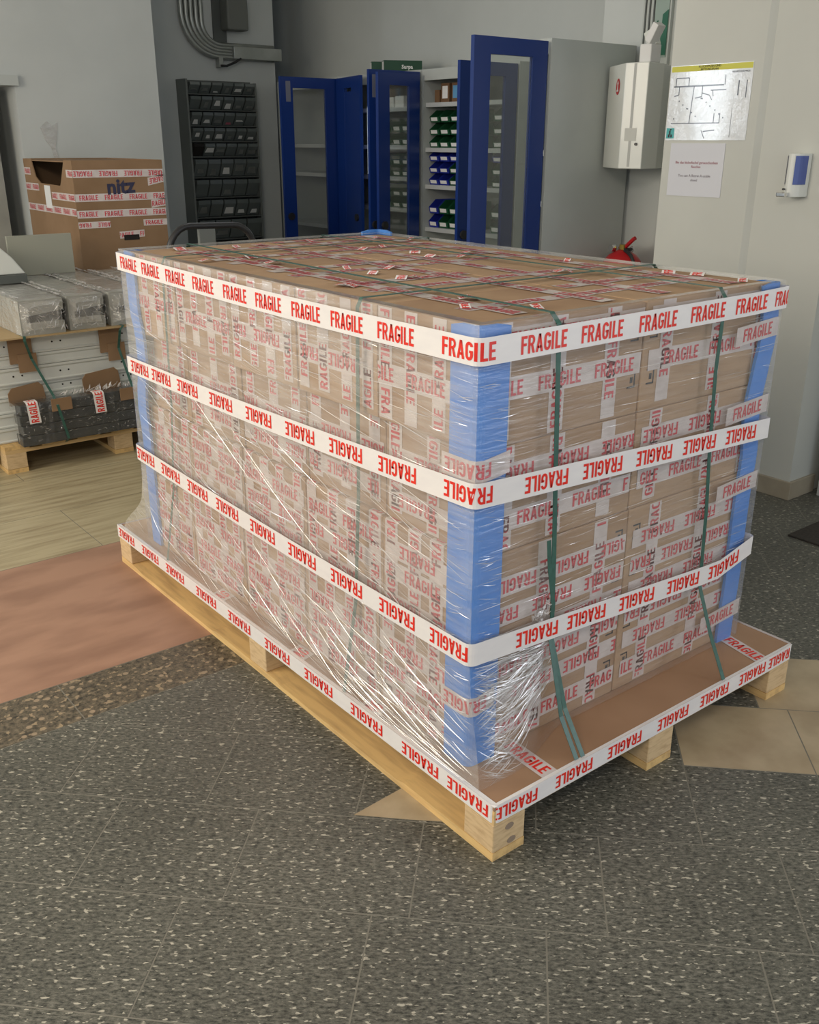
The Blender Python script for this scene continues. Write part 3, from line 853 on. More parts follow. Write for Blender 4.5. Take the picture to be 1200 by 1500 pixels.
# shorter grey-looking tape pieces under the film across the protectors
for (lab, z, x1, y1, fl) in (('piece of dull tape crossing the near protector below the third band', .318, .12, .24, True),
                             ('piece of dull tape crossing the near protector above the second band', .893, .14, .25, True)):
    t = thing('tape_piece', lab, 'tape', (XC, YC, z))
    m = MB(); P = [Vector((XC - .0125, y1, z)), Vector((XC - .0125, YC + .01, z)), Vector((XC - .008, YC - .006, z)), Vector((XC + .01, YC - .0125, z)), Vector((x1, YC - .0125, z + .01))]
    tape(m, P, (0, 0, 1), .05, [(.01, fl)]); m.build('strip', [TAPE_D, RED_D], t)
for (lab, z) in (('piece of dull tape across the right protector under the top band', 1.085), ('piece of dull tape across the right protector above the second band', .875),
                 ('piece of dull tape across the right protector at mid height', .655), ('piece of dull tape across the right protector near the foot', .255)):
    t = thing('tape_piece', lab, 'tape', (XE, YC, z))
    m = MB(); P = [Vector((.93, YC - .0125, z - .012)), Vector((XE - .02, YC - .0145, z)), Vector((XE - .001, YC - .014, z)), Vector((XE + .008, YC + .0, z))]
    tape(m, P, (0, 0, 1), .05, [(.03, False, .125)]); m.build('strip', [TAPE_D, RED_D], t)

# ---- green straps
def strap(label, pts, w, wd, grp='green straps round the big load'):
    t = thing('strap', label, 'strap', pts[0], grp)
    m = MB(); P = [Vector(p) for p in pts]; W_ = Vector(wd).normalized() * w / 2
    vs = []
    for i, p in enumerate(P):
        d = (P[min(i + 1, len(P) - 1)] - P[max(i - 1, 0)]).normalized(); nn = d.cross(W_).normalized() * .0006
        vs += [p - W_ - nn, p + W_ - nn, p + W_ + nn, p - W_ + nn]
    fs = []
    for i in range(len(P) - 1):
        for k in range(4): fs.append((4 * i + k, 4 * i + (k + 1) % 4, 4 * i + 4 + (k + 1) % 4, 4 * i + 4 + k))
    m.add(vs, fs).build('webbing', STRAP, t); return t
zt = 1.2062
sx = .0405; sy = .1275
def strap_across(label, yt, yb):
    strap(label, [(1.18, yt, H0 + .002), (XE + .006, yt, .5), (XE + .004, yt, 1.19), (XE - .012, yt, zt), (.58, yt, zt - .001), (.052, yt, zt), (sx, yt, 1.185), (sx + .006, yt + (yb - yt) * .4, .72), (sx + .004, yt + (yb - yt) * .8, .42), (.006, yb, H0 + .003)], .013, (0, 1, 0))
strap_across('green strap across the load nearer the camera, passing under the top band', .555, .60)
strap_across('green strap across the far end of the load', 1.60, 1.70)
def strap_along(label, pts): strap(label, pts, .014, (1, 0, 0))
strap_along('green strap running lengthwise over the left half of the top and down the front', [(.30, YE + .004, .5), (.29, YE + .004, 1.19), (.285, YE - .01, zt + .001), (.25, .145, zt + .001), (.255, sy, 1.185), (.268, sy, .93), (.285, sy, .62), (.292, sy, .43), (.292, .070, .26), (.292, .002, H0 + .006)])
strap('loose doubled end of green strap hanging beside the front strap', [(.262, sy - .0016, .69), (.270, sy - .0016, .62), (.290, sy - .0016, .52), (.287, sy - .0016, .43), (.270, .06, .25), (.271, .003, H0 + .006)], .013, (1, 0, 0))
strap_along('green strap running lengthwise over the right half of the top', [(.84, YE + .004, .5), (.84, YE + .004, 1.19), (.845, YE - .01, zt + .001), (.842, .145, zt + .001), (.842, sy, 1.185), (.838, sy, 1.0), (.852, sy, .8), (.872, sy, .62), (.885, sy, .39), (.880, .07, .26), (.862, .002, H0 + .006)])

# ================================================================ SECOND PALLET (left background)
p2 = pallet('wooden_pallet', 'smaller wooden pallet at left carrying white steel panels', -.03, 3.47, 1.2, .95, bw=.10)
# white steel panels stacked on edge-to-edge
zz = .1405; hs = [.075, .07, .075, .062, .085, .06, .092]
R3 = random.Random(4)
ORD = ['lowest', 'second from the bottom', 'third from the bottom', 'fourth from the bottom', 'third from the top', 'second from the top', 'topmost']
for i, h in enumerate(hs):
    dx = R3.uniform(-.02, .02); dy = R3.uniform(0, .02); y0 = 3.53 + dy
    t = thing('steel_panel', f'white steel panel in the stack on the left pallet, {ORD[i]}', 'panel', (.45, 3.9, zz), 'white steel panels')
    pr = [(y0, zz + .001), (y0 + .80, zz + .001), (y0 + .80, zz + h - .001), (y0 - .004, zz + h - .001), (y0 - .004, zz + h - .012), (y0 + .004, zz + h - .02), (y0 + .004, zz + .014), (y0 - .002, zz + .008)]
    MB().prism(pr, -.62 + dx, 1.12 + dx, 'x').build('profile', WHITEST, t)
    if i in (0, 2, 3, 4, 6):
        m = MB()
        for x in (-.5, -.1, .07, .30, .62, .9):
            for q in (0, .042): m.cyl((x + dx + q, y0 + .0045, zz + h * .5), (x + dx + q, y0 - .0005 + .003, zz + h * .5), .0045, 10)
        hh = m.build('punched_hole', DARK, t); hh['kind'] = 'stuff'
    zz += h
ZT = zz
# cardboard sheet on top
tag(bx(-.75, 3.44, ZT + .001, 1.16, 4.36, ZT + .009).build('cardboard_sheet', mat('tan_board', (.46, .33, .17), .7, (.40, .28, .14), 3), at=(.2, 3.9, ZT)),
    'tan cardboard sheet between the white panels and the grey wrapped bars', 'cardboard')
# cardboard pads under the straps
for x in (.125, .575):
    tag(MB().box(x - .055, 3.512, ZT - .13, x + .055, 3.524, ZT - .001).box(x - .02, 3.505, ZT - .175, x + .07, 3.5115, ZT - .085).build('cardboard_pad', OLDCARD, at=(x, 3.51, ZT - .1)),
        'brown cardboard pad under the %s strap on the white panels' % ('left' if x < .3 else 'right'), 'cardboard')
for x, w, z, s in ((.12, .17, .40, 'left'), (.50, .19, .42, 'right')):
    tag(MB().prism([(x - w / 2, .33), (x + w / 2 + .01, .33), (x + w / 2, z + .01), (x + w / 2 - .02, z + .03), (x - w / 2 + .02, z + .015), (x - w / 2, z - .01)], 3.506, 3.513, 'y').build('cardboard_flap', OLDCARD, at=(x, 3.51, .33)),
        f'brown cardboard flap standing behind the dark bars, {s} one', 'cardboard')
# anthracite bars
for i in range(4):
    z0 = .1405 + i * .052
    t = thing('dark_bar', f'anthracite metal bar wrapped in clear film on the left pallet, {["lowest", "second from bottom", "third from bottom", "top"][i]}', 'metal bar', (.55, 3.44, z0), 'anthracite bars')
    bx(.045 + .01 * (i % 2), 3.41, z0, 1.05, 3.50, z0 + .0495).build('bar', BLACKBAR, t, bevel=.004)
t = thing('wrapping_film', 'crinkled clear film around the dark bars on the left pallet', 'plastic film', (.5, 3.45, .14))
m = MB(); rr = random.Random(9); nx = 60; ring = [(3.405, .145), (3.405, .20), (3.405, .26), (3.404, .32), (3.408, .353), (3.45, .356), (3.50, .358), (3.505, .33)]
vs = [(.030 + 1.03 * i / nx, y - abs(rr.gauss(0, .0025)), z + rr.gauss(0, .002)) for i in range(nx + 1) for (y, z) in ring]; nr = len(ring)
m.add(vs, [(i * nr + k, i * nr + k + 1, (i + 1) * nr + k + 1, (i + 1) * nr + k) for i in range(nx) for k in range(nr - 1)])
m.add([vs[k] for k in range(nr)] , [list(range(nr))]); m.build('film_sheet', FILM3, t)
cm2 = MB()
def ribbon(m, p, q, w, n):
    p = Vector(p); q = Vector(q); s = (q - p).normalized().cross(Vector(n)).normalized() * w; mid = (p + q) / 2
    m.add([p, mid - s, q, mid + s], [(0, 1, 2, 3)])
for i in range(260):
    x = rr.uniform(.04, .95); z = rr.uniform(.16, .35); a = rr.uniform(0, 2 * PI); L_ = rr.uniform(.008, .035)
    ribbon(cm2, (x, 3.3985, z), (x + L_ * math.cos(a), 3.3985, min(.355, z + L_ * math.sin(a) * .6)), rr.uniform(.0006, .002), (0, -1, rr.uniform(-.5, .8)))
for i in range(90):
    x = rr.uniform(.25, .75); L_ = rr.uniform(.01, .05)
    ribbon(cm2, (x, 3.42 + rr.uniform(0, .06), .360), (x + L_, 3.43 + rr.uniform(0, .06), .362 + rr.uniform(0, .03)), rr.uniform(.001, .005), (0, -.5, 1))
o = cm2.build('film_crease', CREASE, t); o['kind'] = 'stuff'
for x in (.115, .445):
    t = thing('fragile_sticker', 'red and white tape piece on the dark bars, %s one' % ('left' if x < .3 else 'right'), 'tape', (x, 3.398, .30))
    m = MB(); tape(m, [(x, 3.3975, .255), (x - .006, 3.3975, .352), (x - .008, 3.402, .362), (x - .01, 3.43, .3655)], (-1, 0, 0), .056, [(-.012, False, .12), (.12, False)]); 
    m.build('strip', [TAPE_W, RED_W], t)
for x in (.25, .60):
    tag(MB().box(x - .05, 3.392, .30, x + .05, 3.3965, .362).build('cardboard_pad', OLDCARD, at=(x, 3.394, .33)), 'small brown cardboard pad on the dark bars, %s strap' % ('left' if x < .4 else 'right'), 'cardboard')
strap('green strap down the left part of the white panels and dark bars', [(.13, 4.2, ZT + .011), (.13, 3.436, ZT + .011), (.128, 3.434, ZT - .01), (.165, 3.49, .55), (.225, 3.43, .372), (.228, 3.390, .33), (.262, 3.390, .155), (.268, 3.455, .12)], .013, (1, 0, 0), 'green straps round the small load')
strap('green strap down the right part of the white panels', [(.62, 4.2, ZT + .011), (.62, 3.436, ZT + .011), (.60, 3.434, ZT - .01), (.605, 3.49, .55), (.625, 3.42, .372), (.63, 3.390, .33), (.64, 3.390, .155)], .013, (1, 0, 0), 'green straps round the small load')
# long grey bars wrapped in film on top
ZB = ZT + .0095
for i, (xa, xb, ya, yb) in enumerate(((.125, .335, 3.45, 5.1), (.365, .545, 3.47, 5.3), (.575, .770, 3.47, 5.34), (.800, .96, 3.50, 4.33))):
    nm = ['leftmost', 'second from left', 'third from left', 'rightmost'][i]
    t = thing('wrapped_bar', f'long grey metal channel wrapped in clear film on the left load, {nm}', 'metal bar', ((xa + xb) / 2, (ya + yb) / 2, ZB), 'grey wrapped channels')
    h = .165; th = .012
    pr = [(xa, ZB), (xb, ZB), (xb, ZB + h * .35), (xb - th, ZB + h * .35), (xb - th, ZB + .06), (xa + .03, ZB + .06), (xa + .03, ZB + .09), (xb - th, ZB + .11), (xb, ZB + .11), (xb, ZB + h), (xa, ZB + h)]
    MB().prism([(p[0], p[1]) for p in pr], ya, yb, 'y').build('channel', BARG, t)
    m = MB(); rr = random.Random(i); NY = 46; o_ = .006
    rg = [(xa - o_, ZB + .002), (xa - o_, ZB + h * .5), (xa - o_, ZB + h), (xa + .01, ZB + h + o_), ((xa + xb) / 2, ZB + h + o_), (xb - .01, ZB + h + o_), (xb + o_, ZB + h), (xb + o_, ZB + h * .5), (xb + o_, ZB + .002)]
    vs = []
    for j in range(NY + 1):
        k = j / NY; y = ya - .03 + (yb - ya + .04) * k
        sc = 1 if j > 1 else (.9 if j == 1 else .62)
        for (x, z) in rg:
            cx, cz = (xa + xb) / 2, ZB + h / 2
            s1 = rr.gauss(0, .0022)
            vs.append((cx + (x - cx) * sc + s1, y + (rr.uniform(-.008, .008) if j < 2 else 0), max(ZB + .001, cz + (z - cz) * sc + rr.gauss(0, .002))))
    nr = len(rg)
    m.add(vs, [(j * nr + k, j * nr + k + 1, (j + 1) * nr + k + 1, (j + 1) * nr + k) for j in range(NY) for k in range(nr - 1)])
    m.add(vs[:nr], [list(range(nr))])
    m.build('film_sleeve', FILM2, t)
    c = MB()
    for k in range(620):      # bunched film along the ridges and on the end
        y = ya + (yb - ya) * rr.random(); xx = rr.choice((xa + .004, xb - .004)); L_ = rr.uniform(.01, .05)
        ribbon(c, (xx + rr.gauss(0, .007), y, ZB + h + .009 + rr.uniform(0, .006)), (xx + rr.gauss(0, .007), y + L_, ZB + h + .009 + rr.uniform(0, .006)), rr.uniform(.0015, .007), (rr.uniform(-.5, .5), 0, 1))
    for k in range(110):
        x = rr.uniform(xa, xb); z = rr.uniform(ZB + .01, ZB + h); a = rr.uniform(0, PI); L_ = rr.uniform(.01, .05)
        ribbon(c, (x, ya - .034, z), (min(xb, x + L_ * math.cos(a)), ya - .034, min(ZB + h, z + L_ * math.sin(a))), rr.uniform(.0006, .0022), (rr.uniform(-.6, .6), -1, rr.uniform(-.6, .6)))
    o = c.build('film_crease', CREASE, t); o['kind'] = 'stuff'
# board, white cover
zb2 = ZB + .165 + .0075
tag(bx(.36, 4.30, zb2, .715, 4.318, zb2 + .215).build('grey_board', BOARDG, at=(.55, 4.31, zb2), bevel=.002), 'plain grey green board standing on the wrapped bars before the brown box', 'board')
t = thing('white_cover', 'white sloping cover on a dark grey base at the far left edge', 'machine cover', (.25, 4.15, zb2))
MB().box(.06, 4.02, zb2, .36, 4.28, zb2 + .045).build('base', RACKG, t, bevel=.003)
MB().prism([(.06, zb2 + .046), (.358, zb2 + .046), (.30, zb2 + .13), (.24, zb2 + .19), (.06, zb2 + .22)], 4.03, 4.27, 'y').build('cover', WHITEE, t, bevel=.006)

# ================================================================ BROWN CARTON WITH CUT-OUT
bxo = thing('brown_box', 'tall brown cardboard box with a cut-out opening and nitz written on it', 'box', (1.07, 4.82, 0))
X0, X1, Y0, Y1, Z1 = .80, 1.345, 4.40, 5.24, 1.437
m = MB()
m.box(X0, Y0, .0, X1, Y0 + .006, Z1); m.box(X1 - .006, Y0 + .006, 0, X1, Y1, Z1); m.box(X0 + .006, Y1 - .006, 0, X1 - .006, Y1, Z1)
# left panel with a trapezoid hole at its top edge
pl = [(Y0 + .006, 0), (Y1, 0), (Y1, Z1), (5.095, Z1), (5.04, 1.335), (4.96, 1.30), (4.62, 1.295), (4.60, 1.32), (4.52, Z1), (Y0 + .006, Z1)]
vsA = [(X0, a, b) for a, b in pl]; vsB = [(X0 + .006, a, b) for a, b in pl]; n = len(pl)
# triangulated by hand as quads around the notch
quads = [(0, 1, 5, 6), (1, 2, 3, 4), (1, 4, 5), (0, 6, 7), (0, 7, 8, 9)]
m.add(vsA + vsB, [q for q in quads] + [tuple(n + i for i in q[::-1]) for q in quads] + [(i, (i + 1) % n, n + (i + 1) % n, n + i) for i in range(n)])
m.build('box_wall', OLDCARD, bxo)
bx(X0 + .006, Y0 + .006, Z1 - .012, X1 - .006, Y1 - .006, Z1 - .006).build('lid_flap', OLDCARD, bxo)
def btape(face, z, a, b, tilt=0, fl=False, w=.05):
    m = MB()
    P = [(a, Y0 - .0012, z), (b, Y0 - .0012, z + tilt)] if face == 'f' else [(X0 - .0012, a, z), (X0 - .0012, b, z + tilt)]
    L_ = abs(b - a); s = random.uniform(-.05, .03); ws = []
    while s < L_: ws.append((s, fl, .11)); s += .15
    tape(m, P, (0, 0, 1), w, ws, wl=.11); m.build('tape', [TAPE_D, RED_D], bxo)
for z, fl in ((1.365, True), (1.235, False), (1.145, False)): btape('f', z, X0, X1, 0, fl, .042)
btape('f', 1.315, X1 - .10, X1, .02, True, .045); btape('f', 1.19, X1 - .09, X1, .01, False, .045); btape('f', 1.085, X0 + .0, X0 + .19, 0, True, .036); btape('f', 1.085, X1 - .15, X1, 0, False, .036); btape('f', 1.02, X0 + .24, X1 - .15, .005, False, .04)
for z, a, b in ((1.365, Y1, 5.12), (1.365, 4.50, Y0), (1.275, Y1, 5.0), (1.235, 4.78, Y0), (1.155, Y1, Y0)): btape('l', z, a, b, 0, False, .042)
MB().box(X0 - .002, 4.80, 1.16, X0 - .0006, 4.90, 1.29).build('paper_label', WHITE, bxo)
MB().box(X0 + .265, Y0 - .002, .99, X0 + .36, Y0 - .0006, 1.02).build('hand_hole', DARK, bxo)
text_mesh('nitz', .115, INKB, 'handwriting', bxo, (1.075, Y0 - .0014, 1.29), (1, 0, .04), (0, 0, 1), bold=.004)

# hand truck behind the load
t = thing('hand_truck', 'black tubular hand truck handle showing behind the far end of the load', 'hand truck', (.66, 2.55, 0))
hx0, hx1, hz = .475, .875, 1.225
P = [(hx0, 2.5, .1), (hx0, 2.5, hz - .13)] + [(hx0 + .10 - .10 * math.cos(a), 2.5, hz - .13 + .12 * math.sin(a)) for a in np.linspace(.1, PI / 2, 7)] + [(hx1 - .10 + .10 * math.sin(a), 2.5, hz - .13 + .115 * math.cos(a)) for a in np.linspace(0, PI / 2 - .1, 7)] + [(hx1, 2.5, hz - .15), (hx1, 2.5, .1)]
MB().tube(P, .0135, 10).build('handle_frame', BLACKP, t, smooth=True)
MB().box(.46, 2.30, .015, .89, 2.52, .03).build('toe_plate', BLACKP, t)
for x in (.44, .89): MB().cyl((x, 2.56, .1), (x + .04, 2.56, .1), .1, 24).build('wheel', BLACKP, t)
MB().cyl((.44, 2.56, .1), (.93, 2.56, .1), .012, 10).build('axle', GALV, t)
for z in (.35, .75): MB().cyl((hx0, 2.5, z), (hx1, 2.5, z), .011, 10).build('cross_bar', BLACKP, t)
MB().box(.615, 2.495, .9, .69, 2.515, hz - .02).build('centre_plate', RACKG2, t, bevel=.003)

# ================================================================ SMALL-PARTS RACK ON THE REAR WALL
rk = thing('drawer_rack', 'dark grey small parts rack with clear tip-out drawers on the rear wall', 'rack', (2.70, 6.2, .6))
bx(2.40, 6.20, .60, 2.99, 6.299, 1.985).build('back_panel', RACKG, rk)
bx(2.385, 6.13, .60, 2.40, 6.299, 1.99).build('side_panel', RACKG2, rk); bx(2.99, 6.13, .60, 3.005, 6.299, 1.975).build('side_panel', RACKG2, rk)
R4 = random.Random(8)
rws = [(1.89, .085, 6), (1.775, .10, 6), (1.66, .10, 6), (1.545, .10, 6), (1.43, .10, 6), (1.275, .14, 5), (1.12, .14, 5), (.965, .14, 5), (.79, .16, 4), (.615, .16, 4)]
WP2 = mat('small_white_parts', (.75, .76, .73), .5); PKP = mat('pink_parts', (.45, .12, .16), .5)
for ri, (z, h, n) in enumerate(rws):
    w = (2.985 - 2.405) / n
    for k in range(n):
        xa = 2.405 + k * w + .006; xb = xa + w - .012
        dz = h * .92
        pr = [(6.199, z), (6.165, z), (6.11, z + dz * .75), (6.11, z + dz), (6.199, z + dz)]
        if ri == 4 and k == 0: d = MB().prism(pr, xa, xb, 'x').build('drawer', DARK, rk); continue
        d = MB().prism(pr, xa, xb, 'x').build('drawer', CLEARP, rk)
        m = MB(); f = lambda zz: 6.165 - .055 * min(1, (zz - z) / (dz * .75)) - .002
        if R4.random() < .85:
            zz = z + R4.uniform(.05, .3) * dz; hh = R4.uniform(.12, .45) * dz; q = R4.uniform(.15, .4) * w
            cxm = (xa + xb) / 2
            m.add([(cxm - q, f(zz), zz), (cxm + q, f(zz), zz), (cxm + q * R4.uniform(.5, 1), f(zz + hh), zz + hh), (cxm - q * R4.uniform(.6, 1), f(zz + hh), zz + hh)], [(0, 1, 2, 3)])
            m.build('contents', PKP if (ri == 2 and k == 3) else (WP2 if R4.random() < .55 else GALV), d, at=ROOT[rk.name])
    bx(2.40, 6.12, z - .012, 2.99, 6.2, z - .004).build('ledge', RACKG, rk)

# ================================================================ CONDUITS
cd = thing('conduit_bundle', 'bundle of grey metal conduits bending along the rear wall', 'conduit', (2.6, 6.25, 2.2))
for k in range(5):
    xk = 2.455 + k * .042; r = .30 - k * .035; zc = 2.165 + k * .022 + r
    P = [(xk, 6.265, 3.39), (xk, 6.265, zc)] + [(xk + r - r * math.cos(a), 6.265, zc - r * math.sin(a)) for a in np.linspace(.1, PI / 2, 9)] + [(3.26, 6.265, zc - r)]
    MB().tube(P, .019, 10).build('conduit', GALV, cd, smooth=True)
MB().box(2.87, 6.215, 2.155, 3.31, 6.299, 2.245).build('cable_duct', GALV, cd, bevel=.003)
MB().tube([(2.75, 6.23, 2.10), (2.80, 6.22, 2.10), (2.88, 6.22, 2.13), (2.93, 6.22, 2.16)], .009, 8).build('cable_loop', BLACKP, cd)
MB().box(2.74, 6.23, 2.09, 2.775, 6.29, 2.16).build('bracket', GALV, cd)
jb = thing('junction_box', 'square grey junction box beside the conduits on the rear wall', 'electrical box', (2.89, 6.25, 2.35))
bx(2.80, 6.16, 2.355, 2.985, 6.285, 2.585).build('cover', BOXG, jb, bevel=.014, seg=3)
bx(2.735, 6.285, 2.24, 2.85, 6.299, 2.70).build('backing_plate', RACKG, jb)

# ================================================================ CABINETS
def door(parent, hx, hy, ang, w, ztop, lock='r', stile=.105, glass=True, zbot=.08):
    """blue framed glass door; ang = heading from hinge"""
    d = Vector((math.cos(ang), math.sin(ang), 0)); n = Vector((-d.y, d.x, 0)); H = Vector((hx, hy, 0)); t = .012
    def slab(m, s0, s1, z0, z1, th=t):
        vs = []
        for z in (z0, z1):
            for (s, q) in ((s0, -th), (s1, -th), (s1, th), (s0, th)): vs.append(H + d * s + n * q + Vector((0, 0, z)))
        m.add(vs, [(0, 3, 2, 1), (4, 5, 6, 7), (0, 1, 5, 4), (1, 2, 6, 5), (2, 3, 7, 6), (3, 0, 4, 7)])
    m = MB()
    slab(m, .004, stile, zbot, ztop); slab(m, w - stile, w, zbot, ztop); slab(m, stile, w - stile, ztop - .075, ztop); slab(m, stile, w - stile, zbot, zbot + .12)
    if not glass: slab(m, stile, w - stile, zbot + .12, ztop - .10, .010)
    dd = m.build('door', NAVY, parent)
    if glass:
        g = MB(); slab(g, stile, w - stile, zbot + .12, ztop - .075, .002); g.build('glass_pane', GLASS, dd, at=ROOT[parent.name])
    k = MB(); c = H + d * (w - stile * .45) + Vector((0, 0, 1.0)); k.cyl(c - n * (t + .016), c + n * (t + .016), .027, 20); k.build('lock', BLACKP, dd, at=ROOT[parent.name])
    if lock == 's':
        q = MB(); slab(q, w - stile + .02, w - stile + .06, ztop - .17, ztop - .03, t + .001); q.build('sticker', mat('grey_sticker', (.16, .17, .22), .5), dd, at=ROOT[parent.name])
    return dd
def cabinet(label, x, y0, y1, ztop, depth, shelves, closed=False):
    t = thing('cabinet', label, 'cabinet', (x + depth / 2, (y0 + y1) / 2, 0), 'workshop cabinets')
    e = .018
    m = bx(x + depth - e, y0, 0, x + depth, y1, ztop).box(x, y0, 0, x + depth - e, y0 + e, ztop).box(x, y1 - e, 0, x + depth - e, y1, ztop)
    m.box(x, y0 + e, ztop - e, x + depth - e, y1 - e, ztop).box(x, y0 + e, 0, x + depth - e, y1 - e, .08).box(x, y0 + e, ztop - .07, x + .015, y1 - e, ztop - e)
    m.build('carcass', GREYM, t)
    for z in shelves:
        bx(x + .02, y0 + e + .002, z - .028, x + depth - e - .002, y1 - e - .002, z).build('shelf', GREYS, t)
    return t
XF = 3.272
cA0 = cabinet('grey cabinet at the far left end of the cabinet row', XF, 5.352, 6.245, 2.0, .48, [1.52, 1.30, .9])
cA = cabinet('grey cabinet with blue glass doors, second from the left', XF, 4.332, 5.348, 2.0, .48, [1.77, 1.515, 1.30, 1.08, .7])
cB = cabinet('grey cabinet with blue glass doors, open in the middle of the row', XF, 3.372, 4.328, 2.0, .48, [1.79, 1.50, 1.255, .965, .6])
cC = cabinet('tall grey cabinet at the right end with its plain side panel facing', 2.53, 2.394, 2.48, 2.015, .64, [1.5, 1.25, .96])
door(cA0, XF - .012, 5.362, PI, .50, 1.985, 's')
door(cA, XF - .014, 5.338, math.radians(-90 - 14), .49, 1.985, 'r', stile=.17, glass=False)
door(cA, XF - .012, 4.342, PI, .435, 1.985, 's', stile=.085)
door(cB, XF - .05, 4.30, math.radians(-180 + 8), .40, 1.965, 'r')
door(cB, XF - .012, 3.385, PI, .47, 1.985, 'r')
door(cC, 2.515, 2.41, PI, .49, 2.0, 'r', stile=.105)
MB().box(3.262, 6.05, 1.62, 3.268, 6.075, 1.86).build('door_handle', BLACKP, cA0)
MB().box(XF - .02, 6.10, 1.99, XF + .0, 6.16, 2.02).build('red_tag', mat('red_tag', (.7, .03, .05), .5), cA0)
bx(2.70, 2.388, 1.96, 2.712, 2.394, 1.972).build('screw', GALV, cC) if False else None

BN = {}
def storage_bin(x, y, z, w, d, h, m, label, grp):
    """open-fronted bin facing -x"""
    t = thing('storage_bin', label, 'bin', (x + d / 2, y, z), grp)
    key = (round(w, 3), round(d, 3), round(h, 3), m.name)
    if key not in BN:
        q = MB()
        sd = [(-d / 2, 0), (d / 2, 0), (d / 2, h), (-d / 2 + .05, h), (-d / 2 - .012, h * .45)]
        e = .003
        q.prism(sd, -w / 2, -w / 2 + e, 'y'); q.prism(sd, w / 2 - e, w / 2, 'y')
        q.box(-d / 2, -w / 2, 0, d / 2, w / 2, e); q.box(d / 2 - e, -w / 2, 0, d / 2, w / 2, h)
        q.add([(-d / 2, -w / 2, 0), (-d / 2, w / 2, 0), (-d / 2 - .012, w / 2, h * .45), (-d / 2 - .012, -w / 2, h * .45)], [(0, 1, 2, 3)])
        a = q.build('bin_body', m, t, at=t.location)
        l = MB().add([(-d / 2 - .0085, -w * .34, h * .12), (-d / 2 - .0085, w * .34, h * .12), (-d / 2 - .0145, w * .34, h * .40), (-d / 2 - .0145, -w * .34, h * .40)], [(0, 1, 2, 3)]).build('label_card', WHITE, t, at=t.location)
        # meshes were given local coordinates already
        for o in (a, l):
            for v in o.data.vertices: v.co += Vector(t.location)
            o.location = (0, 0, 0)
        BN[key] = (a.data, l.data)
    else:
        for nm, me in zip(('bin_body', 'label_card'), BN[key]):
            o = bpy.data.objects.new(nm, me); COL.objects.link(o); o.parent = t
    return t
OR = ['first', 'second', 'third', 'fourth', 'fifth', 'sixth', 'seventh']
LV = ['bottom row', 'middle row', 'top row']
def bins(cab, sname, x, ys, z, lv, w, h, col, d=.2):
    for i, y in enumerate(ys):
        for k in range(lv):
            m = col(i, k)
            storage_bin(x, y, z + k * h + .0005, w, d, h - .002, m, f'{"green" if m is GREENB else "blue"} bin with white label, {OR[i]} from left, {LV[k]}, {sname} shelf of {cab}', 'storage bins in the cabinets')
yb = [4.25, 4.14, 4.03, 3.92, 3.60]
bins('middle cabinet', 'second', XF + .06, yb, 1.50, 3, .1, .082, lambda i, k: GREENB)
bins('middle cabinet', 'third', XF + .06, yb, 1.255, 3, .1, .078, lambda i, k: BLUEB if i < 2 or k == 2 else GREENB)
bins('middle cabinet', 'fourth', XF + .06, yb, .965, 2, .1, .095, lambda i, k: BLUEB if i == 0 else GREENB)
ya_ = [4.92, 4.80, 4.68, 4.57]
bins('second cabinet', 'second', XF + .06, ya_, 1.515, 2, .1, .09, lambda i, k: GREENB)
bins('second cabinet', 'third', XF + .06, ya_, 1.30, 2, .1, .08, lambda i, k: BLUEB if i == 0 else GREENB)
bins('second cabinet', 'fourth', XF + .06, ya_, 1.08, 2, .1, .08, lambda i, k: BLUEB if i == 0 else GREENB)
bins('right end cabinet', 'upper', 2.66, [2.438], 1.25, 2, .045, .08, lambda i, k: GREENB)
bins('right end cabinet', 'lower', 2.66, [2.438], .96, 2, .045, .08, lambda i, k: BLUEB)
BROWN = mat('small_box_card', (.16, .085, .04), .7); BLB = mat('light_blue_label', (.12, .32, .55), .5)
for i, (y, w, h, mm, s) in enumerate(((4.235, .05, .08, BROWN, 'dark red'), (4.15, .085, .12, BROWN, 'tan'), (4.045, .07, .12, BROWN, 'brown'), (3.95, .09, .12, BROWN, 'brown'))):
    t = thing('small_box', ['small dark carton at the left end of the top shelf, middle cabinet', 'brown carton with white label on the top shelf, middle cabinet', 'brown carton with light blue label on the top shelf, middle cabinet', 'brown carton with wide white label beside the open door, top shelf'][i], 'box', (XF + .13, y, 1.7905), 'small cartons on the top shelves')
    bx(XF + .06, y - w / 2, 1.7905, XF + .22, y + w / 2, 1.7905 + h).build('carton_body', mm, t, bevel=.002)
    if i: bx(XF + .0585, y - w * .32, 1.7905 + h * .2, XF + .0597, y + w * .32, 1.7905 + h * .85).build('label_card', BLB if i == 2 else WHITE, t)
t = thing('small_box', 'white labelled carton stacked on another beside the open door, top shelf', 'box', (XF + .13, 3.95, 1.911), 'small cartons on the top shelves')
bx(XF + .06, 3.905, 1.9112, XF + .22, 3.995, 1.97).build('carton_body', WHITE, t, bevel=.002)
for i, (y, h, mm) in enumerate(((4.90, .13, BROWN), (4.78, .07, WHITE), (4.66, .075, WHITE))):
    tag(bx(XF + .06, y - .05, 1.7705, XF + .2, y + .05, 1.7705 + h).build('small_box', mm, at=(XF + .1, y, 1.7705), bevel=.002), ['brown carton on the top shelf of the second cabinet', 'left white carton on the top shelf of the second cabinet', 'right white carton on the top shelf of the second cabinet'][i], 'box', 'small cartons on the top shelves')
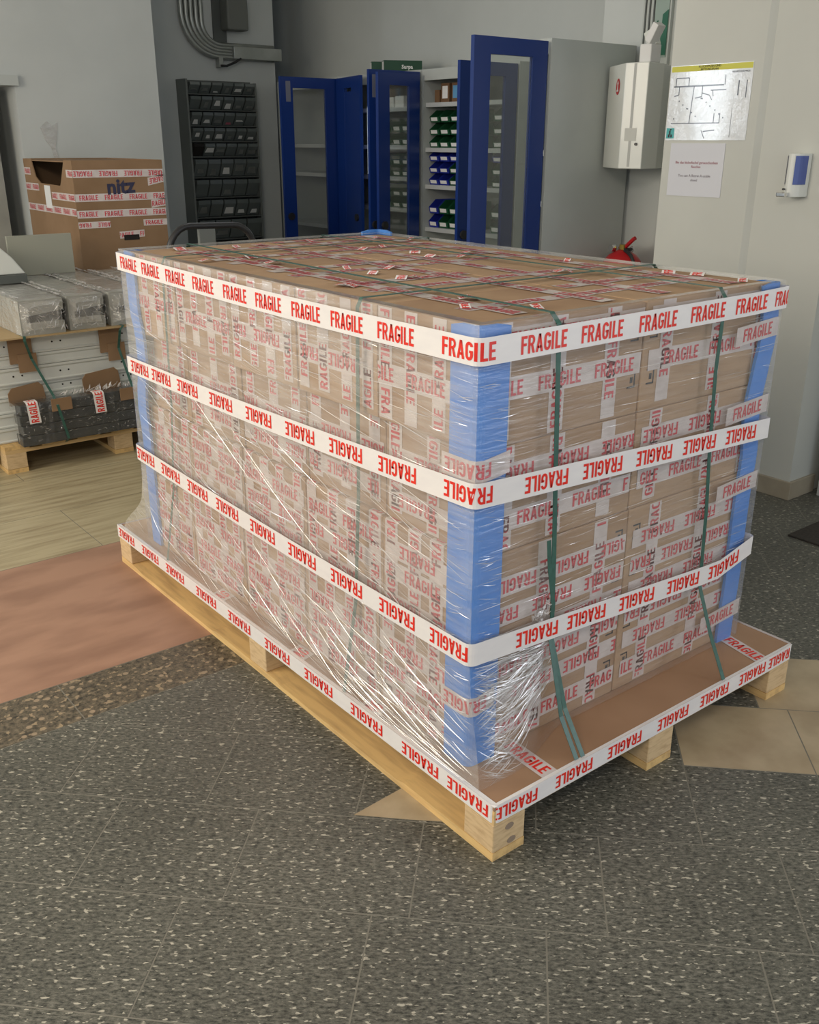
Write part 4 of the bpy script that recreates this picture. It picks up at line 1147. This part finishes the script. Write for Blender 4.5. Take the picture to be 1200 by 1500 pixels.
# glowing panel added in the second cabinet for bright streaks at the door edge
t = thing('glow_panel', 'glowing panel added for the bright streaks beside the door, second cabinet', 'lamp', (XF - .015, 4.76, 1.29))
bx(XF - .020, 4.758, 1.31, XF - .012, 4.945, 1.78).build('glow_face', mat('glow_face', (.85, .95, 1), .4, emit=2.0), t)
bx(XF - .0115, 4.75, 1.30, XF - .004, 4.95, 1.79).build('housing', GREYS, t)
# green boxes on top of the cabinets
for i, (y, w) in enumerate(((4.945, .07), (4.80, .165))):
    t = thing('green_box', ['narrow green carton with white end on top of the cabinets', 'larger green carton with white end label on top of the cabinets'][i], 'box', (XF + .10, y, 2.0), 'green cartons on the cabinets')
    rot = Matrix.Rotation(math.radians(-28), 3, 'Z')
    # the box's end faces -x, its lettered side faces -y
    m = bx(XF + .02, y - w * .25, 2.0005, XF + .30, y + w * .25, 2.083, rot=rot, piv=(XF + .02, y, 2.04)).build('carton_body', mat('dark_green_card', (.015, .065, .035), .5), t, bevel=.002)
    bx(XF + .0185, y - w * .22, 2.012, XF + .0198, y + w * .22, 2.075, rot=rot, piv=(XF + .02, y, 2.04)).build('end_label', WHITE, t)
    if i: text_mesh('Surpa', .036, WHITE, 'lettering', t, tuple(Vector((XF + .02, y, 2.04)) + rot @ Vector((.17, -w * .25 - .0015, 0))), rot @ Vector((1, 0, 0)), (0, 0, 1), bold=.001)

# ================================================================ RIGHT SIDE: first-aid cabinet, signs, dispenser, extinguisher
fa = thing('wall_cabinet', 'white metal wall cabinet with a red round emblem left of the poster', 'cabinet', (2.95, 2.2, 1.4))
zb_, zt_ = 1.413, 1.903
pc = [(3.199, 2.378), (2.95, 2.378), (2.80, 2.145), (2.83, 2.025), (2.98, 2.05), (3.199, 2.15)]
MB().prism(pc, zb_, zt_, 'z').build('housing', WHITEE, fa, bevel=.004)
def onface(a, b, s, z, off):  # point on vertical face a->b
    A = Vector((*a, 0)); B = Vector((*b, 0)); d = (B - A).normalized(); n = Vector((d.y, -d.x, 0))
    return A + d * s + n * off + Vector((0, 0, z)), d, n
A_, B_ = pc[1], pc[2]
dA = (Vector(B_) - Vector(A_)).normalized(); nA = Vector((dA.y, -dA.x)) * -1
if nA.x > 0: nA = -nA
m = MB(); c0 = Vector((A_[0], A_[1])) + dA * .175
ring = []
m.add([(c0.x + dA.x * .032 * math.cos(a) + nA.x * .0015, c0.y + dA.y * .032 * math.cos(a) + nA.y * .0015, 1.80 + .038 * math.sin(a)) for a in np.linspace(0, 2 * PI, 21)[:-1]], [list(range(20))])
m.build('red_emblem', REDP, fa)
m = MB()
for (a0, a1, z0, z1) in ((-.006, .006, 1.78, 1.825), (-.015, .015, 1.777, 1.786), (-.010, .010, 1.811, 1.820)):
    m.add([(c0.x + dA.x * q + nA.x * .0025, c0.y + dA.y * q + nA.y * .0025, z) for q, z in ((a0, z0), (a1, z0), (a1, z1), (a0, z1))], [(0, 1, 2, 3)])
m.build('emblem_figure', WHITE, fa)
C1 = Vector(pc[2]); C2 = Vector(pc[3]); dC = (C2 - C1).normalized(); nC = Vector((dC.y, -dC.x))
if nC.x > 0: nC = -nC
def onC(m, s0, s1, z0, z1, off): 
    m.add([(C1.x + dC.x * s + nC.x * off, C1.y + dC.y * s + nC.y * off, z) for s, z in ((s0, z0), (s1, z0), (s1, z1), (s0, z1))], [(0, 1, 2, 3)]); return m
onC(MB(), .046, .060, zb_ + .01, zt_ - .004, .0008).build('seam_strip', mat('seam_grey', (.45, .46, .44), .5), fa)
onC(MB(), .022, .085, 1.545, 1.605, .0016).build('paper_seal', mat('seal_paper', (.55, .56, .52), .5), fa)
m = MB(); c = Vector((C1.x + dC.x * .088 + nC.x * .004, C1.y + dC.y * .088 + nC.y * .004, 1.53)); m.cyl(c - Vector((nC.x, nC.y, 0)) * .004, c + Vector((nC.x, nC.y, 0)) * .004, .007, 12); m.build('lock', BLACKP, fa)
# white emergency lamp standing on it
el = thing('emergency_lamp', 'white angled emergency lamp standing on top of the white wall cabinet', 'lamp', (2.9, 2.08, zt_))
bx(2.87, 2.055, zt_ + .0005, 2.95, 2.125, zt_ + .085).build('base_block', WHITE, el, bevel=.006)
bx(2.90, 2.065, zt_ + .07, 2.94, 2.12, zt_ + .15, rot=Matrix.Rotation(math.radians(-25), 3, 'X')).build('neck', WHITEE, el, bevel=.004)
bx(2.86, 2.035, zt_ + .085, 2.92, 2.072, zt_ + .175, rot=Matrix.Rotation(math.radians(30), 3, 'X')).build('head', WHITE, el, bevel=.004)
# exit sign / narrow glazed frame on the corner wall
sg = thing('exit_sign', 'tall narrow green and pale sign with an arrow beside the wall corner', 'sign', (3.17, 2.06, 2.1))
bx(3.178, 2.195, 1.90, 3.199, 2.375, 3.0).build('sign_frame', GREYM, sg)
bx(3.174, 2.205, 1.95, 3.1775, 2.293, 2.95).build('pale_face', SIGNW, sg)
for pts in ([(2.268, 1.96), (2.292, 1.96), (2.292, 2.105), (2.268, 2.125)], [(2.206, 1.96), (2.245, 1.96), (2.240, 2.15), (2.206, 2.17)]):
    MB().prism(pts, 3.170, 3.1735, 'x').build('green_field', SIGNG, sg)
for yy in (2.297, 2.325, 2.352): bx(3.172, yy, 1.9, 3.1775, yy + .008, 2.98).build('frame_line', RACKG, sg)
# poster
ps = thing('floor_plan_poster', 'laminated floor plan poster with a yellow header on the cream wall', 'poster', (2.675, 1.56, 1.7))
px_ = 2.6785
bx(px_ - .001, 1.345, 1.548, px_ + .001, 1.772, 1.862).build('laminated_sheet', LAM, ps)
bx(px_ - .0022, 1.348, 1.836, px_ - .0012, 1.768, 1.859).build('yellow_header', YEL, ps)
PL = mat('plan_lines', (.10, .11, .14), .3, coat=.6)
m = MB()
def ln(y0, z0, y1, z1, w=.0022): # y measured from poster left (max y) to the right
    a, b = 1.768 - y0, 1.768 - y1; x = px_ - .0016
    if abs(a - b) > abs(z0 - z1): m.add([(x, a, z0 - w), (x, b, z1 - w), (x, b, z1 + w), (x, a, z0 + w)], [(0, 1, 2, 3)])
    else: m.add([(x, a - w, z0), (x, a + w, z0), (x, b + w, z1), (x, b - w, z1)], [(0, 1, 2, 3)])
ln(.02, 1.775, .285, 1.775, .003); ln(.03, 1.775, .03, 1.81); ln(.03, 1.81, .10, 1.81); ln(.10, 1.775, .10, 1.81); ln(.29, 1.775, .29, 1.815)
ln(.13, 1.775, .125, 1.70); ln(.125, 1.70, .12, 1.62); ln(.02, 1.62, .28, 1.62, .002); ln(.05, 1.775, .05, 1.74); ln(.05, 1.74, .025, 1.735); ln(.175, 1.775, .175, 1.73); ln(.175, 1.73, .14, 1.725)
ln(.175, 1.745, .215, 1.735); ln(.215, 1.735, .23, 1.715); ln(.22, 1.755, .30, 1.755); ln(.28, 1.62, .28, 1.66); ln(.25, 1.62, .25, 1.66); ln(.36, 1.79, .36, 1.73, .003); ln(.40, 1.79, .40, 1.72); ln(.23, 1.755, .235, 1.73)
ln(.34, 1.68, .34, 1.56, .001); ln(.19, 1.59, .21, 1.555); ln(.20, 1.585, .26, 1.59)
for k in range(14): y = .03 + (k * .0731) % .27; z = 1.64 + (k * .041) % .09; ln(y, z, y + .006, z, .003)
m.build('plan_drawing', PL, ps)
bx(px_ - .0022, 1.725, 1.556, px_ - .0012, 1.768, 1.600).build('pictogram', TEAL, ps)
m = MB(); x = px_ - .003
for (a, b, c, d) in ((1.744, 1.572, 1.752, 1.590), (1.748, 1.560, 1.757, 1.573), (1.735, 1.560, 1.743, 1.573), (1.740, 1.591, 1.748, 1.597)): m.box(x, a, b, x + .0006, c, d)
m.build('running_figure', INK, ps)
text_mesh('FLUCHTPLAN UND', .0135, INK, 'header_text', ps, (px_ - .003, 1.565, 1.853), (0, -1, 0), (0, 0, 1))
text_mesh('RETTUNGSPLAN', .0125, INK, 'header_text', ps, (px_ - .003, 1.565, 1.841), (0, -1, 0), (0, 0, 1))
text_mesh('ERDGESCHOSS HALLE', .009, PL, 'header_text', ps, (px_ - .003, 1.402, 1.825), (0, -1, 0), (0, 0, 1))
# paper notice
nt_ = thing('paper_notice', 'white paper notice with two lines of text below the floor plan poster', 'notice', (2.675, 1.58, 1.4))
bx(px_ - .001, 1.44, 1.305, px_ + .001, 1.735, 1.535).build('paper', PAPERC, nt_)
REDI = mat('faded_red_ink', (.35, .10, .14), .6); GRI = mat('faded_grey_ink', (.25, .22, .26), .6)
text_mesh('Bin das kichofuchel gerauschenhen', .0165, REDI, 'notice_text', nt_, (px_ - .0016, 1.585, 1.452), (0, -1, 0), (0, 0, 1))
text_mesh('Rauchen', .015, REDI, 'notice_text', nt_, (px_ - .0016, 1.585, 1.434), (0, -1, 0), (0, 0, 1))
text_mesh('You can A Betrw A usable', .0165, GRI, 'notice_text', nt_, (px_ - .0016, 1.590, 1.395), (0, -1, 0), (0, 0, 1))
text_mesh('closed', .015, GRI, 'notice_text', nt_, (px_ - .0016, 1.590, 1.376), (0, -1, 0), (0, 0, 1))
# dispenser on the right part of the wall (x = 2.70)
ds = thing('soap_dispenser', 'white wall dispenser with blue windows and a chrome lever', 'dispenser', (2.66, 1.075, 1.3))
def arcp(r0, dep, n=10): return [(2.699 - dep * math.sin(PI * k / n), 1.072 + r0 * math.cos(PI * k / n)) for k in range(n + 1)]
MB().prism(arcp(.043, .085), 1.325, 1.497, 'z').build('body', WHITEE, ds, bevel=.003)
for (a0, a1) in ((18, 62), (112, 162)):
    m = MB(); vs = []
    for z in (1.375, 1.488):
        for k in range(6):
            a = math.radians(a0 + (a1 - a0) * k / 5); vs.append((2.699 - .0875 * math.sin(a), 1.072 + .0455 * math.cos(a), z))
    m.add(vs, [(k, k + 1, 7 + k, 6 + k) for k in range(5)]); m.build('blue_window', BLUEC, ds)
MB().cyl((2.612, 1.085, 1.357), (2.600, 1.085, 1.357), .004, 8).build('keyhole', BLACKP, ds)
MB().box(2.585, 1.065, 1.327, 2.625, 1.105, 1.345).build('lever', CHROME, ds, bevel=.004)
# skirting shadows: cable trunking strip left out; extinguisher
ex = thing('fire_extinguisher', 'red fire extinguisher standing beside the grey cabinet', 'fire extinguisher', (3.0, 2.24, 0))
ex_x, ex_y = 3.0, 2.235
MB().lathe(ex_x, ex_y, [(.09, .0), (.105, .01), (.108, .04), (.108, .89), (.10, .935), (.075, .965), (.04, .985), (.022, .995)], 28).build('cylinder', REDP, ex, smooth=True)
MB().cyl((ex_x, ex_y, .99), (ex_x, ex_y, 1.02), .022, 14).build('valve', BRASS, ex)
MB().tube([(ex_x + .01, ex_y + .03, 1.0), (ex_x, ex_y - .02, 1.012), (ex_x - .01, ex_y - .075, 1.055), (ex_x - .01, ex_y - .085, 1.06)], .011, 8).build('lever', REDP, ex)
MB().tube([(ex_x, ex_y + .02, .99), (ex_x, ex_y - .06, 1.0)], .009, 8).build('carry_handle', BLACKP, ex)
MB().tube([(ex_x, ex_y - .015, .995)] + [(ex_x - .02, ex_y - .015 - .085 * math.sin(a), .89 + .105 * math.cos(a)) for a in np.linspace(.2, PI / 2, 6)] + [(ex_x - .02, ex_y - .10, .5)], .011, 8).build('hose', BLACKP, ex)
MB().cyl((ex_x - .02, ex_y + .045, 1.0), (ex_x - .045, ex_y + .05, 1.0), .02, 14).build('gauge', CHROME, ex)
MB().tube([(ex_x, ex_y - .06 + .014 * math.cos(a), 1.0 + .014 * math.sin(a)) for a in np.linspace(0, 2 * PI, 12)], .0015, 5).build('safety_ring', CHROME, ex)
# dark door mat on the right
tag(bx(2.30, .10, .0002, 2.66, .66, .008).build('door_mat', mat('dark_mat', (.03, .026, .022), .9, (.045, .038, .03), 90), at=(2.5, .4, 0)), 'dark mat on the floor at the right edge', 'mat')
